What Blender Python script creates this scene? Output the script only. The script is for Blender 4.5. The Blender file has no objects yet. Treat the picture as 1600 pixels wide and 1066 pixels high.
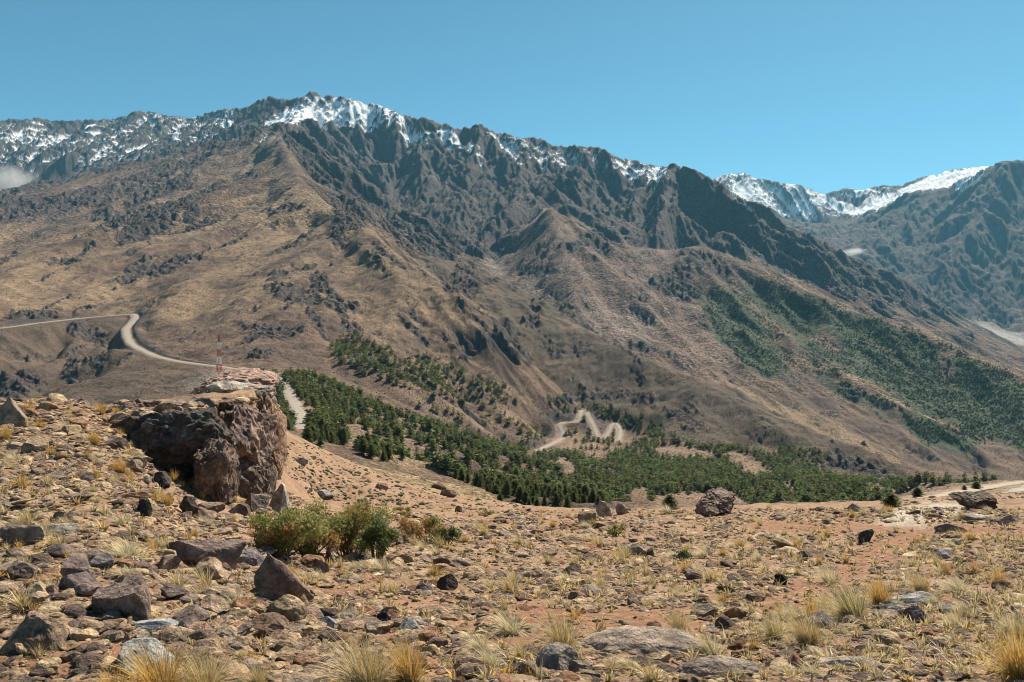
import bpy, math, time
import numpy as np
from concurrent.futures import ThreadPoolExecutor
T0 = time.time()
R = math.radians
sc = bpy.context.scene
# ------------------------------------------------------------------ camera
F, U0, V0 = 1244.0, 800.0, 500.0          # focal length, eye-level point in photo pixels (1600 x 1066)
cd = bpy.data.cameras.new('camera')
cam = bpy.data.objects.new('camera', cd)
sc.collection.objects.link(cam)
cam.location = (0, 0, 0)
cam.rotation_euler = (R(90), 0, 0)
cd.sensor_width = 36.0
cd.lens = 36.0 * F / 1600.0
cd.shift_y = -(533.0 - V0) / 1600.0
cd.clip_start = 0.1
cd.clip_end = 60000
sc.camera = cam
# ------------------------------------------------------------------ sky and sun
SUN_EL, SUN_AZ = 47.0, 34.0               # degrees; azimuth to the right of the view direction
w = bpy.data.worlds.new('World')
sc.world = w
w.use_nodes = True
nt = w.node_tree
bg = nt.nodes['Background']
sky = nt.nodes.new('ShaderNodeTexSky')
sky.sky_type = 'NISHITA'
sky.sun_disc = False
sky.sun_elevation = R(SUN_EL)
sky.sun_rotation = R(SUN_AZ)
sky.altitude = 2400
sky.air_density = 0.8
sky.dust_density = 0.9
sky.ozone_density = 3.0
tint = nt.nodes.new('ShaderNodeMix')
tint.data_type = 'RGBA'
tint.blend_type = 'MULTIPLY'
tint.inputs[0].default_value = 1.0
tint.inputs[7].default_value = (0.82, 1.32, 1.10, 1)
nt.links.new(sky.outputs[0], tint.inputs[6])
nt.links.new(tint.outputs[2], bg.inputs[0])
bg.inputs[1].default_value = 0.056
sd = bpy.data.lights.new('sun', 'SUN')
sd.energy = 5.0
sd.angle = R(0.53)
sd.color = (1.0, 0.90, 0.75)
sun = bpy.data.objects.new('sun', sd)
sc.collection.objects.link(sun)
# the lamp shines along its local -Z; the sun stands ahead of the camera, to the right
from mathutils import Vector
sdir = Vector((math.sin(R(SUN_AZ)) * math.cos(R(SUN_EL)), math.cos(R(SUN_AZ)) * math.cos(R(SUN_EL)), math.sin(R(SUN_EL))))
sun.rotation_euler = sdir.to_track_quat('Z', 'Y').to_euler()
sc.view_settings.view_transform = 'Standard'
sc.view_settings.look = 'None'
sc.view_settings.exposure = 1.05
sc.view_settings.gamma = 1.0
sc.cycles.max_bounces = 5
sc.cycles.diffuse_bounces = 2
sc.cycles.glossy_bounces = 1
sc.cycles.transmission_bounces = 2
sc.cycles.transparent_max_bounces = 6
sc.cycles.volume_bounces = 0
sc.cycles.use_denoising = True
sc.cycles.denoiser = 'OPENIMAGEDENOISE'
sc.cycles.denoising_input_passes = 'RGB_ALBEDO_NORMAL'
sc.cycles.denoising_prefilter = 'ACCURATE'
sc.cycles.filter_width = 0.9
HAZE = True
HAZE_D = 0.34e-4
# ------------------------------------------------------------------ small helpers
rng = np.random.default_rng(7)
def P(u, v, d):
    """photo pixel + forward distance -> world point"""
    return np.stack([(np.asarray(u, float) - U0) / F * d, np.asarray(d, float) + 0 * np.asarray(u, float), (V0 - np.asarray(v, float)) / F * d], -1)
def sstep(a, b, x):
    t = np.clip((x - a) / (b - a), 0, 1)
    return t * t * (3 - 2 * t)
_perm = np.random.default_rng(11).permutation(256).astype(np.int64)
_ang = np.random.default_rng(12).uniform(0, 2 * np.pi, 256).astype(np.float32)
_gx, _gy = np.cos(_ang), np.sin(_ang)
_r1 = np.random.default_rng(13).uniform(0, 1, 256).astype(np.float32)
_r2 = np.random.default_rng(14).uniform(0, 1, 256).astype(np.float32)
def _hash(i, j, s):
    return _perm[(i + _perm[(j + s * 37) & 255]) & 255]
EX = ThreadPoolExecutor(4)
def pmap(fn, *arrs):
    """evaluate fn on row blocks of equally shaped arrays in parallel"""
    n = arrs[0].shape[0]
    if arrs[0].size < 60000:
        return fn(*arrs)
    cuts = np.linspace(0, n, 17).astype(int)
    outs = list(EX.map(lambda k: fn(*[a[cuts[k]:cuts[k + 1]] for a in arrs]), range(16)))
    if isinstance(outs[0], tuple):
        return tuple(np.concatenate([o[k] for o in outs], 0) for k in range(len(outs[0])))
    return np.concatenate(outs, 0)
def _perlin(x, y, s):
    xi, yi = np.floor(x), np.floor(y)
    fx, fy = (x - xi).astype(np.float32), (y - yi).astype(np.float32)
    i, j = xi.astype(np.int64), yi.astype(np.int64)
    wx = fx * fx * fx * (fx * (fx * 6 - 15) + 10)
    wy = fy * fy * fy * (fy * (fy * 6 - 15) + 10)
    def g(di, dj):
        h = _hash(i + di, j + dj, s)
        return _gx[h] * (fx - di) + _gy[h] * (fy - dj)
    a = g(0, 0); b = g(1, 0); c = g(0, 1); d = g(1, 1)
    return ((a + (b - a) * wx) * (1 - wy) + (c + (d - c) * wx) * wy) * 1.5
def perlin(x, y, s=0):
    return pmap(lambda a, b: _perlin(a, b, s), np.asarray(x), np.asarray(y))
def fbm(x, y, s=0, o=4, g=0.5):
    t, a, n = 0, 1.0, 0
    for k in range(o):
        t = t + a * perlin(x * 2 ** k + 17.3 * k, y * 2 ** k - 9.1 * k, s + k)
        n += a; a *= g
    return t / n
# ------------------------------------------------------------------ materials
def new_mat(name, rough=0.95, spec=0.15):
    m = bpy.data.materials.new(name)
    m.use_nodes = True
    b = m.node_tree.nodes['Principled BSDF']
    b.inputs['Roughness'].default_value = rough
    b.inputs['Specular IOR Level'].default_value = spec
    return m, m.node_tree, b
def node(nt, t, **kw):
    n = nt.nodes.new(t)
    for k, v in kw.items():
        setattr(n, k, v)
    return n
def mat_vcol(name, layers=(), bumps=(), rough=0.95, spec=0.15, translucent=0.0):
    """colour attribute 'Col' x noise layers [(scale, low, high, detail)], bumps [(scale, dist, detail)] in world metres"""
    m, nt, b = new_mat(name, rough, spec)
    at = node(nt, 'ShaderNodeAttribute', attribute_name='Col')
    col = at.outputs['Color']
    geo = node(nt, 'ShaderNodeNewGeometry')
    for (scl, lo, hi, det) in layers:
        nz = node(nt, 'ShaderNodeTexNoise')
        nz.inputs['Scale'].default_value = scl
        nz.inputs['Detail'].default_value = det
        nz.inputs['Roughness'].default_value = 0.62
        nt.links.new(geo.outputs['Position'], nz.inputs['Vector'])
        mr = node(nt, 'ShaderNodeMapRange')
        mr.inputs[1].default_value = 0.36; mr.inputs[2].default_value = 0.64
        mr.inputs[3].default_value = lo; mr.inputs[4].default_value = hi
        nt.links.new(nz.outputs['Fac'], mr.inputs[0])
        mx = node(nt, 'ShaderNodeVectorMath', operation='SCALE')
        nt.links.new(col, mx.inputs[0]); nt.links.new(mr.outputs[0], mx.inputs['Scale'])
        col = mx.outputs[0]
    nt.links.new(col, b.inputs['Base Color'])
    nrm = None
    for (scl, dist, det) in bumps:
        nz = node(nt, 'ShaderNodeTexNoise')
        nz.inputs['Scale'].default_value = scl
        nz.inputs['Detail'].default_value = det
        nz.inputs['Roughness'].default_value = 0.65
        nt.links.new(geo.outputs['Position'], nz.inputs['Vector'])
        bp = node(nt, 'ShaderNodeBump')
        bp.inputs['Distance'].default_value = dist
        bp.inputs['Strength'].default_value = 1.0
        nt.links.new(nz.outputs['Fac'], bp.inputs['Height'])
        if nrm is not None:
            nt.links.new(nrm, bp.inputs['Normal'])
        nrm = bp.outputs[0]
    if nrm is not None:
        nt.links.new(nrm, b.inputs['Normal'])
    if translucent:
        tr = node(nt, 'ShaderNodeBsdfTranslucent')
        nt.links.new(col, tr.inputs['Color'])
        ms = node(nt, 'ShaderNodeMixShader')
        ms.inputs[0].default_value = translucent
        nt.links.new(b.outputs[0], ms.inputs[1]); nt.links.new(tr.outputs[0], ms.inputs[2])
        nt.links.new(ms.outputs[0], nt.nodes['Material Output'].inputs['Surface'])
    return m
M_FG = mat_vcol('stony_soil', [(9, .7, 1.25, 8), (60, .75, 1.25, 4)], [(25, .03, 8)])
M_HILL = mat_vcol('dry_hillside', [(.8, .42, 1.5, 9), (.06, .85, 1.15, 4)], [(.7, 1.6, 8)])
M_MTN = mat_vcol('mountain_rock', [(.16, .45, 1.5, 10), (.015, .8, 1.2, 5)], [(.12, 8.0, 10)])
M_ROCK = mat_vcol('stone', [(7, .55, 1.4, 8), (45, .75, 1.25, 5)], [(9, .10, 10)])
M_CLIFF = mat_vcol('crag_stone', [(2.2, .45, 1.5, 10), (14, .6, 1.35, 6)], [(3.0, .30, 12)])
M_GRASS = mat_vcol('straw', [], [], 0.8, 0.2, 0.35)
M_LEAF = mat_vcol('leaf', [], [], 0.6, 0.35, 0.42)
M_TREE = mat_vcol('needles', [(1.2, .6, 1.45, 4)], [], 0.9, 0.05, 0.32)
M_BARK = mat_vcol('bark', [(12, .6, 1.3, 6)], [(20, .02, 6)])
M_ROAD = mat_vcol('gravel_road', [(.5, .88, 1.12, 6)], [(4, .03, 4)])
M_PAINT = mat_vcol('painted_steel', [(3, .85, 1.1, 4)], [], 0.5, 0.4)
# ------------------------------------------------------------------ mesh building
def mesh_np(name, V, Fc, C=None, mat=None, smooth=False):
    """V (n,3), Fc (m,3|4) -> mesh data"""
    me = bpy.data.meshes.new(name)
    V = np.ascontiguousarray(V, np.float32); Fc = np.ascontiguousarray(Fc, np.int32)
    k = Fc.shape[1]
    me.vertices.add(len(V)); me.vertices.foreach_set('co', V.ravel())
    me.loops.add(Fc.size); me.loops.foreach_set('vertex_index', Fc.ravel())
    me.polygons.add(len(Fc)); me.polygons.foreach_set('loop_start', np.arange(0, Fc.size, k, dtype=np.int32))
    me.polygons.foreach_set('use_smooth', np.full(len(Fc), smooth, bool))
    if C is not None:
        a = me.color_attributes.new('Col', 'FLOAT_COLOR', 'POINT')
        c4 = np.ones((len(V), 4), np.float32); c4[:, :3] = C
        a.data.foreach_set('color', c4.ravel())
    if mat is not None:
        me.materials.append(mat)
    me.update(calc_edges=True)
    return me
def link(name, me, parent=None, loc=None):
    o = bpy.data.objects.new(name, me)
    sc.collection.objects.link(o)
    if parent is not None:
        o.parent = parent
    if loc is not None:
        o.location = loc
    return o
def tag(o, label=None, cat=None, group=None, kind=None):
    if label: o['label'] = label
    if cat: o['category'] = cat
    if group: o['group'] = group
    if kind: o['kind'] = kind
    return o
def instances(tV, tF, tC, pos, rot, scl, tint=None):
    """repeat a template mesh: pos (n,3), rot (n,3,3) matrices, scl (n,3)"""
    n, k = len(pos), len(tV)
    V = np.einsum('nij,nkj->nki', rot, tV[None] * scl[:, None, :]) + pos[:, None, :]
    Fi = tF[None] + (np.arange(n) * k)[:, None, None]
    C = np.broadcast_to(tC[None], (n, k, 3)).copy()
    if tint is not None:
        C = C * tint[:, None, :]
    return V.reshape(-1, 3), Fi.reshape(-1, tF.shape[1]), C.reshape(-1, 3)
def rotz(a):
    c, s, z, o = np.cos(a), np.sin(a), np.zeros_like(a), np.ones_like(a)
    return np.stack([np.stack([c, -s, z], -1), np.stack([s, c, z], -1), np.stack([z, z, o], -1)], -2)
def rotx(a):
    c, s, z, o = np.cos(a), np.sin(a), np.zeros_like(a), np.ones_like(a)
    return np.stack([np.stack([o, z, z], -1), np.stack([z, c, -s], -1), np.stack([z, s, c], -1)], -2)
# ------------------------------------------------------------------ macro relief: ridges, gullies, roads as 3-D lines (u, v, distance)
def fa(u): return np.interp(u, [-900, 0, 130, 200, 300, 400, 440, 500, 700, 900, 1150, 1400, 1600, 2400], [-.01, -.004, .0, .03, .11, .158, .178, .205, .218, .22, .214, .21, .20, .19])
def fb(u): return 4 * (.455 - fa(u))
def fcrest(u): return np.interp(u, [-900, 0, 200, 300, 400, 500, 800, 1000, 1200, 1400, 1600, 2400], [18, 18, 18, 22, 28, 42, 45, 45, 50, 58, 66, 70])
ROAD_FAR = [(-260, 530, 700), (-100, 522, 760), (0, 513, 800), (60, 505, 850), (130, 497, 930), (190, 492, 990), (208, 491, 1000), (212, 496, 985), (205, 505, 930), (197, 514, 880), (199, 526, 830), (206, 538, 790), (226, 549, 745), (245, 557, 715), (275, 564, 685), (310, 569, 660), (345, 573, 635), (380, 579, 600), (415, 586, 565), (436, 592, 535), (448, 607, 480), (458, 628, 420), (468, 650, 362), (474, 672, 318)]
ROAD_SWITCH = [(836, 707, 770), (848, 700, 785), (866, 692, 800), (877, 685, 815), (878, 675, 835), (874, 664, 855), (882, 660, 870), (900, 659, 875), (906, 650, 885), (908, 642, 895), (914, 642, 893), (920, 652, 878), (928, 668, 850), (934, 682, 822), (942, 685, 815), (950, 676, 835), (956, 664, 858), (962, 662, 862), (969, 672, 842), (966, 690, 812)]
ROAD_NEAR = [(1568, 803, 84), (1572, 792, 96), (1579, 781, 112), (1590, 771, 132), (1605, 764, 152), (1640, 757, 180), (1760, 752, 220)]
ROAD_SHELF = [(1405, 790, 88), (1450, 780, 112), (1500, 769, 145), (1550, 760, 185), (1600, 753, 230), (1660, 748, 280), (1760, 745, 330)]
LINES = [
 # forest floor and near slopes
 [(440, 693, 240), (480, 700, 240), (560, 715, 245), (600, 722, 250), (700, 745, 262), (760, 770, 262), (860, 797, 262), (930, 806, 290)],
 [(500, 650, 370), (600, 690, 340), (700, 715, 370), (800, 750, 390), (900, 768, 400), (1000, 790, 385), (1100, 792, 390), (1200, 790, 400), (1300, 790, 400), (1390, 783, 360), (1440, 775, 330)],
 [(620, 670, 420), (720, 700, 480), (820, 725, 540), (900, 740, 540), (1000, 760, 530), (1100, 755, 540), (1200, 752, 560), (1300, 757, 540), (1400, 762, 480), (1500, 757, 400), (1570, 753, 370), (1700, 750, 350)],
 [(1000, 722, 690), (1100, 722, 680), (1200, 735, 650)],
 [(440, 720, 140), (500, 740, 112), (600, 760, 110), (700, 778, 120)], [(600, 782, 70), (700, 793, 80)],
 [(800, 815, 120), (1000, 812, 120), (1200, 808, 120), (1320, 803, 130)],
 [(1400, 792, 110), (1430, 784, 180), (1450, 776, 250)], [(1480, 800, 640), (1560, 800, 600), (1700, 800, 600)],
 [(345, 579, 300), (348, 590, 180), (350, 604, 100), (350, 622, 55), (345, 640, 32)], [(250, 665, 100), (200, 700, 200), (230, 660, 330)], [(420, 690, 110), (432, 668, 190), (400, 640, 300)],
 [(-500, 665, 100), (0, 662, 100), (130, 662, 100)], [(-500, 690, 300), (0, 680, 320), (120, 655, 400)],
 # left side
 [(480, 300, 1750), (430, 318, 1650), (300, 365, 1450), (200, 410, 1280), (130, 440, 1150), (60, 465, 1020), (0, 480, 930), (-200, 500, 850), (-600, 500, 800)],
 [(430, 345, 1560), (330, 390, 1350), (250, 425, 1180), (205, 460, 1090), (180, 490, 1000)], [(160, 530, 890), (100, 582, 750), (40, 640, 620), (-200, 690, 520)],
 [(530, 345, 1500), (440, 372, 1350), (340, 420, 1150), (270, 460, 1000), (225, 495, 890)], [(215, 545, 740), (170, 575, 660), (120, 615, 570), (60, 650, 480)],
 [(330, 600, 560), (250, 640, 480), (200, 670, 420)],
 [(430, 262, 2300), (300, 305, 2100), (150, 345, 1900), (0, 385, 1700), (-200, 400, 1600)],
 # ridge 1 and the slope under it
 [(450, 250, 2200), (480, 300, 1750), (520, 325, 1600), (560, 345, 1400), (600, 368, 1220), (640, 398, 1110), (680, 430, 1030), (720, 455, 980), (760, 482, 945), (790, 512, 930), (820, 550, 915), (870, 610, 880), (905, 636, 862)],
 [(440, 582, 590), (520, 603, 520), (580, 628, 505), (660, 662, 525), (760, 692, 600), (836, 712, 700)],
 [(625, 405, 1300), (660, 448, 1200), (700, 484, 1130), (760, 528, 1065), (830, 588, 1000), (890, 630, 935), (940, 655, 885), (1000, 690, 830)],
 # ridge 2
 [(600, 368, 1220), (640, 393, 1480), (690, 402, 1450), (760, 420, 1380), (800, 440, 1330), (850, 462, 1270), (900, 500, 1160), (950, 530, 1070), (1030, 562, 985), (1100, 590, 925), (1200, 640, 826), (1300, 680, 770), (1380, 712, 720), (1430, 735, 690), (1490, 757, 680)],
 [(1100, 697, 770), (1200, 714, 735), (1300, 737, 690), (1430, 759, 655)],
 # valley behind ridge 2
 [(765, 405, 2500), (800, 458, 2050), (850, 520, 1700), (950, 600, 1430), (1100, 680, 1270), (1250, 725, 1200), (1400, 770, 1150), (1550, 785, 1100), (1800, 800, 1000)],
 [(640, 420, 1900), (700, 425, 1800), (760, 450, 1700)],
 # mountain 3
 [(855, 318, 2560), (880, 335, 2500), (910, 352, 2450), (980, 385, 2350), (1040, 392, 2300), (1090, 380, 2300), (1150, 400, 2250), (1210, 424, 2150), (1260, 444, 2100), (1330, 474, 2000), (1410, 500, 1880), (1480, 530, 1780), (1540, 558, 1700), (1600, 583, 1620), (1750, 630, 1500), (2100, 660, 1400)],
 [(855, 318, 2560), (878, 400, 2150), (900, 440, 1980), (925, 475, 1850)],
 [(1040, 400, 2230), (1030, 440, 2030), (1000, 485, 1850), (965, 525, 1680)],
 [(1090, 380, 2300), (1110, 445, 2030), (1060, 480, 1900), (1015, 508, 1780), (1060, 545, 1640), (1130, 590, 1500)],
 [(1150, 430, 2130), (1180, 520, 1800), (1200, 590, 1560), (1270, 650, 1400)],
 [(1210, 424, 2150), (1240, 500, 1880), (1300, 560, 1680), (1390, 620, 1520), (1470, 665, 1420), (1560, 735, 1280)],
 [(1350, 500, 1930), (1450, 600, 1650), (1540, 690, 1420), (1640, 770, 1200)],
 # behind mountain 3
 [(900, 375, 2700), (980, 402, 2650), (1080, 412, 2700), (1150, 428, 2700), (1250, 468, 2600), (1400, 530, 2450), (1500, 575, 2350), (1600, 615, 2250), (1800, 680, 2100)],
 # main massif
 [(-600, 200, 4600), (-200, 185, 4500), (0, 188, 4450), (50, 184, 4450), (100, 188, 4420), (150, 186, 4400), (200, 179, 4400), (228, 173, 4400), (260, 180, 4380), (300, 183, 4350), (340, 172, 4300), (390, 170, 4200), (404, 158, 4080), (420, 152, 4000), (434, 160, 3950), (445, 157, 3920), (456, 151, 3880), (470, 153, 3860), (482, 146, 3830), (497, 143, 3800), (515, 150, 3790), (530, 146, 3780), (560, 155, 3760), (600, 166, 3720), (650, 181, 3700), (668, 181, 3690), (690, 192, 3670), (722, 199, 3650), (745, 195, 3630), (762, 196, 3610), (790, 209, 3590), (815, 217, 3590), (840, 214, 3580), (880, 225, 3550), (928, 229, 3530), (960, 240, 3500), (1000, 250, 3470), (1034, 263, 3440), (1046, 258, 3330), (1058, 252, 3280), (1070, 262, 3260), (1090, 274, 3240), (1120, 288, 3220), (1150, 301, 3210), (1200, 326, 3180), (1250, 352, 3160), (1300, 380, 3150), (1350, 410, 3140), (1420, 458, 3130), (1480, 495, 3130), (1530, 525, 3140), (1600, 560, 3150), (1800, 640, 3100)],
 [(-600, 330, 5400), (0, 310, 5300), (400, 300, 5100), (700, 310, 4800), (1000, 340, 4400), (1150, 385, 4100)],
 [(495, 145, 3800), (560, 230, 3480), (600, 320, 3080), (640, 372, 2850)],
 [(560, 155, 3760), (640, 230, 3450), (690, 310, 3020), (710, 370, 2720)],
 [(600, 230, 3560), (630, 310, 3120), (668, 372, 2760)],
 [(722, 210, 3600), (745, 300, 3120), (760, 370, 2700), (765, 405, 2500)],
 [(835, 215, 3580), (845, 270, 3250), (858, 320, 2900), (860, 340, 2750)],
 [(880, 235, 3500), (905, 295, 3180), (930, 345, 2900), (960, 385, 2680)],
 [(960, 240, 3500), (960, 300, 3220), (985, 350, 2950), (1010, 395, 2700)],
 [(1058, 252, 3280), (1035, 320, 2980), (1025, 380, 2740)], [(1005, 270, 3370), (1000, 340, 3010), (1020, 385, 2760)],
 [(1058, 252, 3280), (1080, 320, 3040), (1070, 385, 2800)],
 [(1090, 290, 3180), (1112, 360, 2900), (1130, 405, 2730)], [(1150, 301, 3210), (1175, 370, 2900), (1210, 425, 2700)],
 [(1190, 340, 3120), (1230, 410, 2780), (1290, 462, 2600)], [(1300, 380, 3150), (1330, 440, 2850), (1400, 505, 2600)],
 # near left crest and the ground between it and the snowy range
 [(495, 143, 3800), (475, 178, 3500), (445, 192, 2950), (430, 197, 2700), (380, 207, 2720), (330, 221, 2760), (270, 238, 2800), (200, 257, 2850), (130, 273, 2900), (60, 289, 2950), (0, 305, 3000), (-300, 350, 3000)],
 [(430, 197, 2700), (450, 250, 2200)],
 [(440, 215, 3150), (400, 222, 3150), (300, 262, 3200), (200, 292, 3250), (100, 310, 3300), (0, 332, 3350), (-300, 375, 3350)],
 [(228, 173, 4400), (200, 230, 3850), (170, 275, 3500)], [(100, 188, 4420), (60, 240, 3900), (40, 290, 3600)], [(300, 183, 4350), (320, 225, 3600)], [(260, 200, 4100), (265, 240, 3600)], [(150, 200, 4200), (120, 260, 3650)],
 # right massif, far range, river
 [(1245, 352, 6100), (1300, 352, 5900), (1350, 345, 5700), (1380, 331, 5600), (1410, 312, 5500), (1432, 298, 5450), (1450, 299, 5430), (1490, 292, 5360), (1520, 274, 5300), (1545, 260, 5260), (1565, 253, 5200), (1600, 249, 5150), (1680, 240, 5100), (1800, 240, 5000), (2300, 280, 4900)],
 [(1330, 396, 4650), (1400, 455, 4200), (1480, 490, 4050), (1540, 512, 3950), (1600, 530, 3850), (1800, 600, 3500)],
 [(1250, 372, 5300), (1330, 396, 4650)], [(1540, 522, 3750), (1600, 545, 3600), (1800, 620, 3300)],
 [(1432, 298, 5450), (1400, 360, 5000), (1370, 410, 4600)], [(1565, 253, 5200), (1520, 350, 4700), (1470, 430, 4350), (1450, 470, 4200)], [(1490, 292, 5360), (1440, 380, 4850), (1400, 440, 4450)], [(1680, 240, 5100), (1620, 380, 4500), (1560, 480, 4080)], [(1600, 290, 5000), (1560, 400, 4500), (1510, 480, 4120)],
 [(900, 300, 6600), (1080, 300, 6500), (1108, 279, 6500), (1125, 271, 6480), (1140, 266, 6450), (1160, 268, 6430), (1180, 273, 6420), (1205, 279, 6400), (1230, 285, 6400), (1245, 283, 6400), (1262, 291, 6400), (1286, 303, 6400), (1298, 299, 6390), (1316, 291, 6380), (1328, 289, 6380), (1345, 298, 6400), (1362, 291, 6420), (1378, 286, 6430), (1395, 293, 6450), (1410, 287, 6450), (1420, 280, 6450), (1440, 276, 6450), (1460, 273, 6430), (1492, 261, 6400), (1500, 264, 6400), (1520, 261, 6380), (1550, 256, 6300), (1600, 275, 6300), (1800, 290, 6300), (2300, 300, 6300)],
 [(1150, 330, 5700), (1200, 338, 5900), (1260, 345, 6050), (1300, 338, 6100), (1340, 325, 6120), (1400, 312, 6050), (1460, 292, 5950)],
 [(1286, 303, 6400), (1300, 330, 6150)], [(1245, 283, 6400), (1250, 320, 6150)],
 [(-800, 500, 9000), (800, 500, 9000), (2400, 500, 9000)],
]
ds, dt = 0.003, 0.004
SMAX = 1.08
sg = np.arange(-SMAX, SMAX + ds, ds)
tg = np.arange(math.log(1.6), math.log(12500) + dt, dt)
NS, NT = len(sg), len(tg)
H = np.zeros((NT, NS)); W = np.zeros((NT, NS))
def put(line, acc=H, wt=W, wgt=1.0):
    q = P(*np.array(line, float).T)
    for a, b in zip(q[:-1], q[1:]):
        n = max(2, int(max(abs(math.log(b[1] / a[1])) / dt, abs(b[0] / b[1] - a[0] / a[1]) / ds) * 2))
        f = np.linspace(0, 1, n)[:, None]
        c = a + (b - a) * f
        i = np.round((np.log(c[:, 1]) - tg[0]) / dt).astype(int)
        j = np.round((c[:, 0] / c[:, 1] - sg[0]) / ds).astype(int)
        ok = (i >= 0) & (i < NT) & (j >= 0) & (j < NS)
        np.add.at(acc, (i[ok], j[ok]), c[ok, 2] * wgt)
        np.add.at(wt, (i[ok], j[ok]), wgt)
def deep(d): return d if d < 2500 else 2500 + (d - 2500) * 1.4
LINES = [[(u, v, deep(d)) for u, v, d in L] for L in LINES]
for L in LINES: put(L)
for L in (ROAD_FAR, ROAD_SWITCH, ROAD_NEAR, ROAD_SHELF): put(L, wgt=20)
Hm = np.where(W > 0, H / np.maximum(W, 1e-9), 0)
fix = W > 0
# foreground: an even stony slope, known everywhere up to its crest
ug = sg * F + U0
yg = np.exp(tg)
fgz = -(fa(ug)[None, :] * yg[:, None] + fb(ug)[None, :])
# a ledge on the left: the slope top runs out level and breaks off along the crags
def fface(u): return np.interp(u, [150, 172, 250, 325, 342, 398, 408, 434], [15.6, 14.9, 14.7, 14.6, 17.0, 18.0, 21.0, 21.6])
led = sstep(0, .7, yg[:, None] - fface(ug)[None, :]) * sstep(140, 200, ug)[None, :] * (1 - sstep(412, 430, ug))[None, :]
yend = np.interp(ug, [150, 300, 360, 434], [16.8, 17.6, 20.5, 25])
hi = -(1.50 + .016 * yg)[:, None]
fgz = fgz * (1 - led) + np.maximum(hi, fgz) * led
fgm = yg[:, None] < np.where((ug > 150) & (ug < 436), yend, fcrest(ug))[None, :]
Hm = np.where(fgm, fgz, Hm); fix |= fgm
def solve(Hm, fix):
    levels = [(Hm, fix)]
    while min(levels[-1][0].shape) > 24:
        h, f = levels[-1]
        a, b = (h.shape[0] + 1) // 2, (h.shape[1] + 1) // 2
        hp = np.pad(h * f, ((0, a * 2 - h.shape[0]), (0, b * 2 - h.shape[1])))
        fp = np.pad(f.astype(float), ((0, a * 2 - h.shape[0]), (0, b * 2 - h.shape[1])))
        n = fp.reshape(a, 2, b, 2).sum((1, 3)); s = hp.reshape(a, 2, b, 2).sum((1, 3))
        levels.append((np.where(n > 0, s / np.maximum(n, 1), 0), n > 0))
    x = None
    for h, f in reversed(levels):
        if x is None:
            x = np.where(f, h, h[f].mean())
        else:
            ii = np.clip((np.arange(h.shape[0]) - .5) / 2, 0, x.shape[0] - 1); jj = np.clip((np.arange(h.shape[1]) - .5) / 2, 0, x.shape[1] - 1)
            i0 = np.minimum(ii.astype(int), x.shape[0] - 2); j0 = np.minimum(jj.astype(int), x.shape[1] - 2)
            fi = (ii - i0)[:, None]; fj = (jj - j0)[None]
            x = (x[i0][:, j0] * (1 - fi) + x[i0 + 1][:, j0] * fi) * (1 - fj) + (x[i0][:, j0 + 1] * (1 - fi) + x[i0 + 1][:, j0 + 1] * fi) * fj
            x = np.where(f, h, x)
        n = 260 if h.size < 200000 else 70
        for _ in range(n):
            p = np.pad(x, 1, mode='edge')
            x = np.where(f, h, .25 * (p[:-2, 1:-1] + p[2:, 1:-1] + p[1:-1, :-2] + p[1:-1, 2:]))
    return x
HM = solve(Hm, fix)
def blur(a, n):
    for _ in range(n):
        p = np.pad(a, 1, mode='edge')
        a = .25 * a + .125 * (p[:-2, 1:-1] + p[2:, 1:-1] + p[1:-1, :-2] + p[1:-1, 2:]) + .0625 * (p[:-2, :-2] + p[2:, 2:] + p[2:, :-2] + p[:-2, 2:])
    return a
far = sstep(1600, 2600, yg)[:, None]
nearm = sstep(60, 120, yg)[:, None]
HM = (blur(HM, 5) * far + blur(HM, 12) * (1 - far)) * nearm + blur(HM, 2) * (1 - nearm)
def talus(h, it=80):
    Tm = (.54 + .46 * sstep(1900, 2800, yg))[:, None] * np.ones((1, NS))
    lo_ = int(np.searchsorted(yg, 75))
    h = h.copy(); g = h[lo_:]; Tk = Tm[lo_:] * yg[lo_:, None]
    for _ in range(it):
        dx_ = np.diff(g, axis=1); ex = np.sign(dx_) * np.maximum(np.abs(dx_) - Tk[:, 1:] * ds, 0) * .24
        dy_ = np.diff(g, axis=0); ey = np.sign(dy_) * np.maximum(np.abs(dy_) - Tk[1:] * dt, 0) * .24
        g[:, :-1] += ex; g[:, 1:] -= ex; g[:-1] += ey; g[1:] -= ey
    return h
HM = talus(HM)
print('macro', round(time.time() - T0, 1))
# ------------------------------------------------------------------ fine grid
FS = 0.665
s_in = np.arange(-FS, FS + 1e-9, 1.25e-3)
s_out = np.geomspace(1, (1.06 - FS) / 0.004 * 0.13 + 1, 60) - 1
s_out = FS + 0.0015 + s_out / s_out[-1] * (1.06 - FS)
S = np.concatenate([-s_out[::-1], s_in, s_out])
def seg(a, b, st): return np.arange(math.log(a), math.log(b), st)
TT = np.concatenate([seg(2.2, 62, 4.5e-3), seg(62, 280, 5e-3), seg(280, 1500, 2.2e-3), seg(1500, 8600, 2.4e-3), seg(8600, 12000, 2e-2)])
TT = np.sort(TT); TT = TT[np.concatenate([[True], np.diff(TT) > 1e-3])]
Y = np.exp(TT)
NR, NC = len(TT), len(S)
ri = np.clip((TT - tg[0]) / dt, 0, NT - 1.001); ci = np.clip((S - sg[0]) / ds, 0, NS - 1.001)
i0 = ri.astype(int); j0 = ci.astype(int); fi = (ri - i0)[:, None]; fj = (ci - j0)[None]
Z = (HM[i0][:, j0] * (1 - fi) + HM[i0 + 1][:, j0] * fi) * (1 - fj) + (HM[i0][:, j0 + 1] * (1 - fi) + HM[i0 + 1][:, j0 + 1] * fi) * fj
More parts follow.
